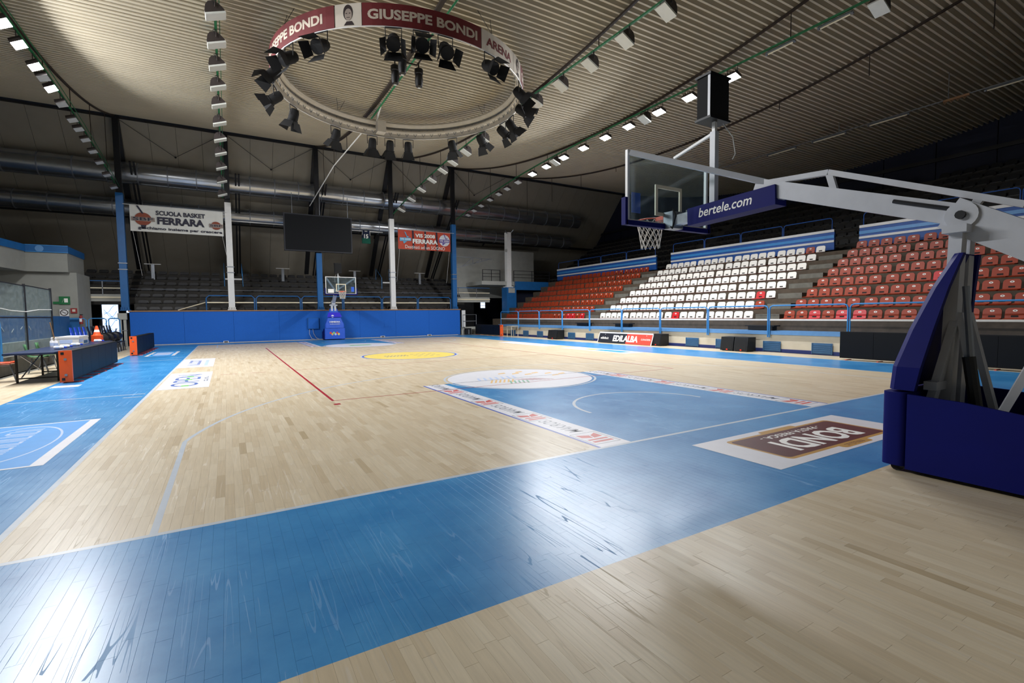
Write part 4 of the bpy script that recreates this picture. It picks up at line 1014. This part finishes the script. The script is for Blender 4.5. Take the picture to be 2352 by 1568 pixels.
MB().tube([(-7.2, 30.86, 2.48), (-8.6, 30.86, 2.02)], .03, 6).build('sloping_rail', 'tube_cream', er, world=True)
MB().tube([(-10.8, 30.9, 3.25), (10.5, 30.9, 3.2)], .012, 5).build('wire_rope', 'steel_grey', er, world=True)
for x in (-10.2, -2.4, 2.8, 8.2):
    p = thing('monitor_stand', 'pale T shaped stand among the dark seats ' + {-10.2: 'by the first blue column', -2.4: 'left of the far basket', 2.8: 'right of the far basket', 8.2: 'by the orange banner'}[x], 'stand', (x, 35.6, 4.1), group='T shaped stands at the back')
    MB().box(-.09, .09, -.05, .05, 0, 1.0).build('post', 'steel_grey', p); MB().box(-.45, .45, -.12, .12, 1.0, 1.04).build('top', 'white_paint', p)
# balconies over the two end doorways
for nm, xa, xb, lab in (('door_balcony', -17.0, -11.3, 'grey balcony front with cream rails above the exit doorway'), ('door_balcony', 9.7, 12.6, 'grey balcony front with cream rails above the corner doorway')):
    d = thing(nm, lab, 'balcony', ((xa + xb) / 2, 31.4, 2.6))
    MB().box(xa, xb, 31.2, 31.4, 2.55, 2.95).build('slab', 'grey_plaster', d, world=True)
    MB().box(xa, xb, 31.15, 31.2, 2.72, 2.82).build('rail', 'tube_cream', d, world=True); MB().bar((xa, 31.2, 3.3), (xb, 31.2, 3.3), .04, .06).build('rail', 'tube_cream', d, world=True)
    for x in np.arange(xa + .1, xb, 1.6): MB().bar((x, 31.2, 2.9), (x, 31.2, 3.7), .04, .04).build('post', 'steel_grey', d, world=True)
    MB().bar((xa, 31.2, 3.7), (xb, 31.2, 3.7), .04, .04).build('rail', 'column_blue', d, world=True)
    MB().box(xa, xb, 34.2, 34.4, 0, 3.0).build('back_wall', 'dark_steel', d, world=True)
# lit windows in the doorways
def window(name, x0, x1, z0, z1, y, panes, rows):
    wdw = thing(name, None, None, loc=((x0 + x1) / 2, y, z0), kind='structure')
    for i in range(panes):
        for k in range(rows):
            a = x0 + (x1 - x0) * i / panes; c = x0 + (x1 - x0) * (i + 1) / panes; q = z0 + (z1 - z0) * k / rows; r_ = z0 + (z1 - z0) * (k + 1) / rows
            MB().box(a + .012, c - .012, y, y + .02, q + .012, r_ - .012).build('pane', 'window_glow', wdw, world=True)
    MB().box(x0 - .05, x1 + .05, y + .03, y + .08, z0 - .05, z1 + .05).build('frame', 'dark_steel', wdw, world=True)
    return wdw
w1 = window('window_1', -12.5, -11.72, .55, 2.55, 33.0, 1, 2)
rr = random.Random(4)
for k in range(7):
    z0 = .8 + .22 * k; pts = [(-12.4 + .12 * i, 32.99, z0 + .25 * math.sin(i * .9 + k * 1.7)) for i in range(6)]
    MB().tube(pts, .012, 4).build('painted_stroke', 'window_ink', w1, world=True)
w2 = window('window_2', 12.66, 13.1, 2.1, 2.75, 33.0, 3, 3)
w3 = window('window_3', -11.35, -11.2, 1.9, 2.55, 33.0, 1, 1)

# ------------------------------------------------------------------ far right corner: balcony on a blue pillar
cb = thing('corner_balcony', 'blue balcony on a square blue pillar at the far corner of the red seats', 'balcony', (15, 31, 0))
MB().box(13.7, 14.6, 30.25, 31.1, 0, 3.75).build('pillar', 'column_blue', cb, world=True); MB().box(13.85, 14.45, 30.23, 30.25, 3.3, 3.7).build('plaque', 'grey_plaster', cb, world=True)
MB().box(14.6, 18.4, 30.25, 30.5, 3.55, 4.25).build('fascia', 'column_blue', cb, world=True); MB().box(11.6, 14.6, 30.6, 33.5, 3.95, 4.25).build('slab', 'grey_plaster', cb, world=True)
MB().box(10.6, 18.5, 33.6, 33.8, 3.0, 7.2).build('back_wall', 'grey_plaster', cb, world=True); MB().box(14.6, 18.4, 31.0, 31.2, 0, 3.6).build('under_wall', 'navy_wall', cb, world=True)
for a, c in ((11.7, 13.3), (14.6, 18.2)):
    for zz in (4.6, 4.85, 5.15): MB().bar((a, 30.65, zz), (c, 30.65, zz), .035, .035).build('rail', 'dark_steel', cb, world=True)
    for x in np.linspace(a, c, 3): MB().bar((x, 30.65, 4.2), (x, 30.65, 5.15), .04, .04).build('rail_post', 'dark_steel', cb, world=True)
wc = thing('corner_column', 'white steel column standing on the blue corner pillar', 'column', (14.1, 30.7, 3.76))
MB().box(-.2, .2, -.2, .2, 0, 4.5).build('post', 'white_paint', wc); MB().box(-.32, .32, -.28, .28, 0, .08).build('base_plate', 'white_paint', wc)
MB().tube([(-.2, -.22, 4.4), (-.45, -.4, 4.55)], .04, 6).build('camera_arm', 'steel_grey', wc); MB().tube([(.22, -.22, 4.5), (.35, -.35, 4.7)], .035, 6).build('camera_arm', 'steel_grey', wc)
MB().box(-.32, -.2, -.24, -.1, 2.9, 3.1).build('junction_box', 'grey_plaster', wc)
bk = thing('wall_bracket', 'pale lattice bracket reaching sideways from the blue column', 'bracket', (10.6, 30.75, 6))
for a, c in (((9.45, 5.2), (12.4, 6.0)), ((9.45, 6.1), (12.6, 6.0)), ((10.0, 5.35), (10.9, 6.05)), ((10.9, 5.6), (10.9, 6.05)), ((11.0, 5.6), (11.7, 6.02)), ((11.7, 5.8), (11.7, 6.02))):
    MB().bar((a[0], 30.75, a[1]), (c[0], 30.75, c[1]), .045, .045).build('bar', 'steel_grey', bk, world=True)
gs = thing('corner_gate', 'grey tubular gate rail beside the blue end wall at the corner doorway', 'railing', (10.2, 30.3, 0))
MB().tube([(9.75, 30.3, .5), (9.75, 30.3, 1.55), (10.9, 30.3, 1.55), (10.9, 30.3, .5)], .025, 6).build('loop', 'steel_grey', gs, world=True); MB().bar((9.75, 30.3, 1.05), (10.9, 30.3, 1.05), .03, .04).build('mid_rail', 'steel_grey', gs, world=True)
MB().box(9.68, 9.98, 30.33, 30.38, .6, 1.9).build('white_panel', 'white_paint', gs, world=True)
cw = thing('corner_step_wall', 'low grey wall with steps under the corner doorway', 'wall', (10.6, 30.9, 0))
MB().box(9.7, 11.6, 30.5, 30.9, 0, .6).build('wall', 'grey_plaster', cw, world=True)
for k in range(3): MB().box(10.6, 11.3, 29.9 + .2 * k, 30.5, k * .14, (k + 1) * .14).build('step', 'concrete_light', cw, world=True)
bx = thing('equipment_case', 'small black equipment case by the low grey corner wall', 'case', (10.05, 30.1, 0)); MB().box(-.2, .25, -.15, .2, 0, .5).build('body', 'black', bx); MB().box(-.02, .06, -.165, -.15, .05, .4).build('pale_stripe', 'steel_grey', bx)

# ------------------------------------------------------------------ right side equipment
def led_board(loc, L, H, label, face, endm='orange'):
    t = thing('led_board', label, 'advertising board', loc)    # local y along the board, face towards local +x*face
    MB().box(-.1, .1, -L / 2 + .06, L / 2, .06, H).build('cabinet', 'black_matte', t)
    n = max(1, round(L / 1.0)); e = np.linspace(-L / 2 + .08, L / 2 - .02, n + 1)
    for a, c in zip(e[:-1], e[1:]): MB().box(face * .1 if face > 0 else -.11, .11 if face > 0 else -.1, a + .004, c - .004, .09, H - .03).build('screen_module', 'led_screen', t)
    MB().box(-.12, .12, -L / 2, -L / 2 + .06, .03, H + .01).build('end_cap', endm, t)
    for z in (.2, H - .2): MB().lathe([(.03, 0), (.03, .015)], 10, (0, -L / 2 - .015, z), 'y').build('bolt', 'steel_grey', t)
    for z in (.1, H - .06): MB().box(-.08, -.02, -L / 2 - .006, -L / 2, z - .03, z + .03).build('corner_block', 'black', t)
    for y in np.linspace(-L / 2 + .2, L / 2 - .2, n + 1): MB().box(-.16, .28 if face > 0 else .16, y - .02, y + .02, 0, .02).build('foot', 'sign_coral', t)
    return t
led_board((-9.5, 14.15, 0), 5.7, .78, 'long black LED board with orange end in front of the blue table', 1)
led_board((-9.5, 23.95, 0), 5.7, .8, 'long black LED board with orange end in front of the black chairs', 1)
led_board((10.6, 27.65, 0), 4.0, .8, 'black LED board with bright orange end near the corner doorway', -1)
led_board((10.55, .9, 0), 5.5, .88, 'long black LED board behind the near basket', -1)
ltab = thing('small_table', 'small pale table beside the orange board end', 'table', (11.1, 25.0, 0))
MB().box(-.3, .3, -.35, .35, .7, .73).build('top', 'cream', ltab)
for sx in (-.26, .26):
    for sy in (-.3, .3): MB().box(sx - .015, sx + .015, sy - .015, sy + .015, 0, .7).build('leg', 'cream', ltab)
def speaker(x, y, L, label, lean=0):
    t = thing('floor_speaker', label, 'speaker', (x, y, 0))
    MB().prism([(-.28, -L / 2, .02), (.28, -L / 2, .02), (.28, -L / 2, .55), (-.2, -L / 2, .55)], (0, L, 0)).build('cabinet', 'black', t)
    MB().add([(-.285, -L / 2 + .04, .06), (-.285, L / 2 - .04, .06), (-.207, L / 2 - .04, .52), (-.207, -L / 2 + .04, .52)], [(0, 1, 2, 3)]).build('grille', 'black_matte', t)
    MB().box(-.292, -.284, -.05, .0, .05, .075).build('power_light', 'red_led', t)
    for sy in (-1, 1): MB().box(-.2, .2, sy * (L / 2 - .06) - .02, sy * (L / 2 - .06) + .02, 0, .02).build('foot', 'rubber', t)
speaker(11.2, 19.95, 1.0, 'black floor speaker nearest the far corner in front of the cream wall')
speaker(11.35, 15.3, 1.0, 'black floor speaker standing behind the EDILALBA board')
speaker(11.25, 11.75, .62, 'small black floor speaker between the EDILALBA board and the speaker pair')
speaker(11.2, 8.0, .56, 'left one of the black floor speaker pair below the stand'); speaker(11.2, 7.4, .56, 'right one of the black floor speaker pair below the stand')
ed = thing('advertising_sign', 'long low board reading EDILALBA in black and red before the cream wall', 'sign', (10.95, 13.8, 0))
def tilt(y, z, d=0): return (10.85 + z * .35 - d, y, z)
for ya, yb_, m, nm in ((13.6, 15.65, 'sign_dark', 'dark_panel'), (11.95, 13.6, 'sign_coral', 'red_panel')):
    MB().prism([tilt(ya, .02), tilt(yb_, .02), tilt(yb_, .5), tilt(ya, .5)], (.03, 0, 0)).build(nm, m, ed, world=True)
MB().prism([tilt(11.9, .5), tilt(15.7, .5), tilt(15.7, .56), tilt(11.9, .56)], (.03, 0, 0)).build('frame', 'white_paint', ed, world=True)
for y in (11.92, 15.68): MB().prism([tilt(y - .02, 0), tilt(y + .02, 0), tilt(y + .02, .56), tilt(y - .02, .56)], (.03, 0, 0)).build('frame', 'white_paint', ed, world=True)
for y in (12.3, 15.2): MB().bar((11.0, y, .45), (11.25, y, .02), .03).build('prop', 'white_paint', ed, world=True)
UT = Vector((.35, 0, 1)); MY = Vector((0, -1, 0))
text('lettering', 'EDILALBA', tilt(13.68, .26, .004), MY, UT, .32, 1.75, 'text_white', ed, bold=.04)
text('lettering', 'edilalba.it', tilt(15.2, .26, .004), MY, UT, .12, .6, 'text_white', ed, bold=.02); strokes('lettering', tilt(12.3, .26, .004), MY, UT, .08, .6, 10, 'text_white', ed, 4)
for y in (18.2, 14.9, 7.2):  # bridging steps at the aisle entrances, and a like block behind the board
    s = thing('ledge_block', 'dark shallow block on the blue ledge ' + {18.2: 'below the aisle by the corner block', 14.9: 'behind the EDILALBA board', 7.2: 'above the speaker pair'}[y], 'tray', (12.0, y, .81)); MB().box(-.2, .2, -.6, .6, .15, .19).build('lid', 'dark_steel', s); MB().box(-.15, .15, -.5, .5, 0, .15).build('body', 'black', s)

# ------------------------------------------------------------------ left side
lw = thing('barrier_wall', 'low rough concrete kerb wall behind the scorers table', 'wall', (-11.6, 15, 0))
MB().box(-11.75, -11.45, 6.5, 20.3, 0, .5).build('wall', 'concrete_light', lw, world=True)
for y in np.arange(7, 20, 1.6): MB().box(-11.46, -11.44, y - .1, y + .1, .1, .34).build('pad', 'concrete', lw, world=True)
px_ = thing('clear_barrier', 'scratched clear plastic barrier panels on dark posts above the kerb wall', 'barrier', (-11.6, 17, .5))
ysb = [14.4, 16.85, 19.5]
for a, c in zip(ysb[:-1], ysb[1:]):
    MB().box(-11.61, -11.59, a + .05, c - .05, .6, 2.62).build('clear_panel', 'plexi', px_, world=True)
    MB().bar((-11.6, a, 1.62), (-11.6, c, 1.62), .04, .04).build('mid_rail', 'dark_steel', px_, world=True); MB().bar((-11.6, a, 2.64), (-11.6, c, 2.62), .03, .03).build('top_rail', 'dark_steel', px_, world=True)
for y in ysb: MB().bar((-11.6, y, .5), (-11.6, y, 2.68), .06, .06, up=(1, 0, 0)).build('post', 'dark_steel', px_, world=True)
MB().bar((-11.5, 14.2, .5), (-11.5, 14.2, 2.7), .14, .1, up=(1, 0, 0)).build('end_post', 'dark_steel', px_, world=True)
MB().tube([(-11.58, 14.45, 1.9), (-11.57, 15.6, 1.82), (-11.57, 16.8, 1.8), (-11.57, 18.0, 1.88), (-11.58, 19.45, 1.9)], .012, 5).build('rope', 'wire', px_, world=True)
rl = loop_railing('kerb_railing', 'bright blue tubular railing before the clear barrier', [14.05, 11.6, 9.2], -11.4, .4, 1.55, 'rail_blue', None, 0, (-11.4, 12, .4), thick=.045)
bl = thing('blue_boarding', 'blue boarding with white scribbles behind the clear barrier', 'boarding', (-12.8, 17, 0))
for y in np.arange(12.0, 27.5, 1.55): MB().box(-12.9, -12.8, y + .005, y + 1.54, .75, 1.7).build('board', 'column_blue', bl, world=True)
MB().box(-12.95, -12.6, 12.0, 27.5, 0, .75).build('base_wall', 'grey_plaster', bl, world=True)
for k, y in enumerate(np.arange(14.5, 22, .9)): MB().bar((-12.79, y, 1.1 + .1 * (k % 3)), (-12.79, y + .22, 1.15 + .07 * ((k + 1) % 3)), .006, .03).build('chalk_mark', 'text_white', bl, world=True)
pb = thing('press_box', 'pale press box with blue top band above the clear barrier', 'press box', (-15.5, 28.5, 0))
MB().box(-19.6, -12.85, 28.0, 31.2, 3.9, 4.85).build('front', 'press_wall_shaded', pb, world=True); MB().box(-19.6, -12.8, 27.95, 31.2, 4.85, 5.18).build('blue_band', 'column_blue', pb, world=True)
for z in (4.85, 5.18): MB().box(-19.6, -12.79, 27.93, 27.96, z - .015, z + .015).build('edge_line', 'rail_blue', pb, world=True)
MB().lathe([(.16, 0), (.16, .01)], 20, (-13.85, 27.93, 5.01), 'y').build('round_emblem', 'ledge_blue', pb, world=True)
MB().box(-19.6, -12.6, 28.3, 31.0, 0, 3.9).build('lower_wall', 'press_wall_shaded', pb, world=True); MB().box(-19.6, -12.58, 28.28, 28.31, 0, 1.62).build('painted_dado', 'column_blue', pb, world=True)
MB().prism([(-19.6, 27.95, 3.9), (-14.4, 27.95, 3.9), (-14.9, 24.0, 3.9), (-19.6, 22.0, 3.9)], (0, 0, .95)).build('side_bay', 'press_wall_shaded', pb, world=True)
MB().prism([(-19.6, 27.9, 4.85), (-14.35, 27.9, 4.85), (-14.85, 23.95, 4.85), (-19.6, 21.95, 4.85)], (0, 0, .33)).build('side_band', 'column_blue', pb, world=True)
ex = thing('exit_sign', 'green emergency exit sign on the pale wall under the press box', 'sign', (-13.1, 28.27, 2.3)); MB().box(-.22, .2, -.03, 0, 0, .4).build('plate', 'sign_green', ex)
MB().box(-.02, .12, -.034, -.03, .1, .3).build('door_symbol', 'text_white', ex); MB().bar((-.1, -.034, .1), (-.02, -.034, .3), .04, .004).build('figure_symbol', 'text_white', ex); MB().box(-.45, -.22, -.02, 0, .02, .14).build('arrow_plate', 'sign_green', ex)
ns = thing('no_smoking_sign', 'round no smoking sign with dark red caption below the exit sign', 'sign', (-13.1, 28.27, 1.65))
MB().box(-.22, .12, -.02, 0, -.02, .4).build('plate', 'plastic_white', ns)
MB().tube([(-.05 + .14 * math.cos(a), -.025, .24 + .14 * math.sin(a)) for a in np.linspace(0, 2*PI, 20, endpoint=False)], .018, 5, closed=True).build('ring', 'face_dark', ns)
MB().bar((-.15, -.026, .34), (.05, -.026, .14), .03, .01).build('slash', 'face_dark', ns); MB().bar((-.14, -.026, .24), (.04, -.026, .24), .025, .008).build('cigarette', 'face_dark', ns); MB().box(-.22, .12, -.024, -.02, -.02, .06).build('caption', 'sign_red', ns)
rs = thing('fire_sign', 'small square dark red sign beside the no smoking sign', 'sign', (-12.78, 28.27, 1.85)); MB().box(-.13, .13, -.02, 0, 0, .26).build('plate', 'sign_red', rs); MB().box(-.06, .06, -.024, -.02, .08, .2).build('symbol', 'banner_white', rs)
fe = thing('fire_extinguisher', 'red fire extinguisher hung by the exit doorway', 'extinguisher', (-12.5, 28.15, 1.3)); MB().lathe([(.07, 0), (.08, .02), (.08, .36), (.03, .45)], 12).build('cylinder', 'sign_red', fe); MB().box(-.05, .05, -.085, -.07, .12, .28).build('label_plate', 'plastic_white', fe); MB().box(-.04, .08, -.02, .02, .45, .5).build('valve', 'black', fe)
ch = thing('exit_railing', 'pale blue railing in front of the exit doorway', 'railing', (-11.8, 28.6, 0))
for a, c in ((-13.1, -12.3), (-12.2, -11.5), (-11.4, -10.95)):
    MB().tube([(a, 28.1, .0), (a, 28.1, 1.5), (a + .08, 28.1, 1.58), (c - .08, 28.1, 1.58), (c, 28.1, 1.5), (c, 28.1, 0)], .025, 6).build('rail_loop', 'rail_blue', ch, world=True)
gp = thing('pale_post', 'pale double post with cap at the left end of the blue end wall', 'post', (-11.05, 29.6, 0))
for s in (-.1, .1): MB().box(s - .06, s + .06, -.06, .06, 0, 1.5).build('leg', 'grey_plaster', gp)
MB().box(-.2, .2, -.1, .1, 1.5, 1.85).build('cap', 'grey_plaster', gp); MB().bar((-.2, -.08, .9), (.2, -.08, .9), .02, .03).build('tie', 'steel_grey', gp)
# scorers table
tb = thing('scorers_table', 'long dark blue folding table behind the nearer LED board', 'table', (-10.2, 15.0, 0))
MB().box(-.45, .45, -3.5, 3.5, .71, .75).build('top', 'table_blue', tb)
for y in (-2.9, -1.0, 1.0, 3.2):
    for x in (-.38, .38): MB().box(x - .02, x + .02, y - .02, y + .02, 0, .71).build('leg', 'black', tb)
    MB().bar((-.38, y, .1), (.38, y, .1), .03).build('stretcher', 'black', tb)
for y in (-2.6, .9): MB().bar((-.38, y, .1), (-.38, y + 1.7, .65), .02).build('diagonal', 'steel_grey', tb); MB().bar((-.38, y, .65), (-.38, y + 1.7, .1), .02).build('diagonal', 'steel_grey', tb)
def bottle(x, y, lying, label):
    t = thing('spray_bottle', label, 'bottle', (x, y, .751))
    b1_ = MB().lathe([(.045, 0), (.048, .01), (.048, .17), (.02, .21), (.02, .24)], 12); b2_ = MB().lathe([(.024, .22), (.024, .27), (.01, .28)], 10); b3_ = MB().lathe([(.0485, .05), (.0485, .13)], 12)
    if lying:
        M = Matrix.Translation((0, 0, .05)) @ Matrix.Rotation(PI / 2, 4, 'Y') @ Matrix.Rotation(.3, 4, 'X'); [q.xf(M) for q in (b1_, b2_, b3_)]
    b1_.build('body', 'plastic_white', t, smooth=True); b2_.build('cap', 'plastic_white' if not lying else 'plastic_blue', t); b3_.build('label_band', 'decal_lilac', t)
bottle(-10.42, 14.3, False, 'white upright bottle at the near end of the white box'); bottle(-10.28, 14.05, False, 'white upright bottle beside another before the white box')
for x, y, l in ((-10.05, 12.9, 'nearest the table edge'), (-10.08, 13.6, 'beside the upright bottles'), (-10.08, 14.7, 'in front of the white box'), (-10.05, 17.4, 'closest to the orange cones')): bottle(x, y, True, 'white bottle lying on the blue table ' + l)
cbx = thing('carton_box', 'low white carton with blue label on the blue table', 'box', (-10.35, 16.2, .751)); MB().box(-.25, .25, -.6, .6, 0, .24).build('carton', 'carton', cbx); MB().box(-.26, .26, -.61, .61, .2, .26).build('lid', 'carton', cbx); MB().box(.25, .254, .0, .5, .02, .12).build('label_print', 'vent_blue', cbx); MB().box(.25, .254, -.55, -.05, .08, .18).build('label_print', 'decal_lilac', cbx); MB().box(-.2, .1, -.604, -.6, .05, .16).build('label_print', 'decal_lilac', cbx)
cone_stack_y = 18.2
for k in range(8):
    c = thing('marker_cone', f'orange marker cone, {NTH[7 - k]} below the striped cone in the stack', 'cone', (-10.12, cone_stack_y, .751 + k * .024), group='stacked orange cones')
    MB().lathe([(.17, 0), (.17, .016), (.13, .02), (.12, .024)], 20).build('base', 'cone_orange', c)
    MB().lathe([(.118, .003), (.112, .0235)], 20).build('skirt', 'orange', c)
c = thing('traffic_cone', 'orange traffic cone with white band on top of the cone stack', 'cone', (-10.12, cone_stack_y, .751 + 8 * .024))
MB().lathe([(.17, 0), (.17, .02), (.12, .03), (.1, .08)], 20).build('base', 'cone_orange', c); MB().lathe([(.1, .08), (.085, .14)], 20).build('lower_cone', 'cone_orange', c); MB().lathe([(.085, .14), (.065, .22)], 20).build('white_band', 'text_white', c); MB().lathe([(.065, .22), (.035, .34), (.03, .36)], 20).build('tip', 'cone_orange', c)
mp_ = thing('mop_bucket', 'cream bucket with long handled mop behind the table', 'bucket', (-11.1, 17.9, 0)); MB().lathe([(.12, 0), (.15, .9), (.17, .92), (.17, .95)], 14).build('bucket', 'cream', mp_); MB().tube([(.02, -.05, .3), (-.1, -.35, 1.45)], .014, 6).build('handle', 'wood_trim', mp_)
# bench chairs
def bench_chair(m):
    t = thing('bench_chair', 'x', 'chair')
    MB().box(-.22, .22, -.22, .22, .42, .46).build('seat', m, t)
    prof = [(-.21, .0), (.21, .0), (.2, .4), (.13, .55), (.1, .74), (-.1, .74), (-.13, .55), (-.2, .4)]
    MB().prism([(-.22 - q * .18, u, .5 + q) for u, q in prof], (.03, 0, 0)).build('backrest', m, t)
    for x in (-.2, .2):
        for y in (-.2, .2): MB().bar((x, y, .42), (x * 1.1, y, 0), .03).build('leg', 'steel_grey', t)
    return t
bc = {'plastic_blue': bench_chair('plastic_blue'), 'black': bench_chair('black')}; got = set()
for i in range(12):
    m = 'plastic_blue' if i < 4 else 'black'; y = 19.4 + i * .62
    lab = f'blue plastic chair, {NTH[i]} in the bench row from the table' if i < 4 else f'black padded chair, {NTH[i - 4]} in the bench row after the blue chairs'
    M = Matrix.Translation((-10.75, y, 0)) @ Matrix.Rotation(.0, 4, 'Z')
    if m in got: dup(bc[m], M, lab, 'bench chairs')
    else: got.add(m); o = bc[m]; [root_children(c_) for c_ in root_children(o)]; o.matrix_basis = M; tag(o, lab, None, 'bench chairs')
for i, (y, s) in enumerate(((23.0, .5), (24.2, .7), (25.6, .8))):
    g = thing('kit_bag', f'{["small","medium","large"][i]} black kit bag heaped on the black chairs', 'bag', (-10.75, y, .47))
    MB().lathe([(.05, -s * .55), (.2, -s * .5), (.24, 0), (.2, s * .5), (.05, s * .55)], 12, (0, 0, .24), 'y').build('body', 'black', g, smooth=True); MB().tube([(0, -.15, .46), (.02, -.1, .6), (.02, .1, .6), (0, .15, .46)], .015, 6).build('handle', 'black_matte', g)
# shell chairs by the kerb
def shell_chair(m, loc, rz, label):
    t = thing('shell_chair', label, 'chair', loc, rz)
    v = []; f = []; prof = [(.24, .45), (.1, .43), (-.1, .43), (-.2, .47), (-.24, .58), (-.27, .72), (-.29, .84)]; nx = 6
    for i, (y, z) in enumerate(prof):
        for k in range(nx + 1):
            u = -1 + 2 * k / nx; wd = .22 if i < 5 else .22 - .05 * (i - 4) ** .5
            v.append((y + (.05 * u * u if i > 3 else 0), wd * u, z + (.05 * u * u if i <= 3 else 0)))
    for i in range(len(prof) - 1):
        for k in range(nx): a = i * (nx + 1) + k; f.append((a, a + 1, a + nx + 2, a + nx + 1))
    sh = MB().add(v, f).build('shell', m, t, smooth=True); md = sh.modifiers.new('solid', 'SOLIDIFY'); md.thickness = .012
    for x in (-.16, .16):
        for y in (-.18, .18): MB().tube([(x * .7, y * .7, .43), (x * 1.3, y * 1.2, 0)], .011, 6).build('leg', 'steel_grey', t)
    MB().tube([(-.12, -.13, .41), (.12, -.13, .41), (.12, .13, .41), (-.12, .13, .41)], .011, 6, closed=True).build('seat_frame', 'steel_grey', t)
shell_chair('plastic_orange', (-10.95, 12.6, 0), .25, 'orange plastic shell chair next to the blue railing')
shell_chair('plastic_green', (-10.85, 14.75, 0), .2, 'green plastic shell chair behind the near end of the table'); shell_chair('plastic_green', (-10.95, 16.1, 0), .1, 'green plastic shell chair farther along behind the table')
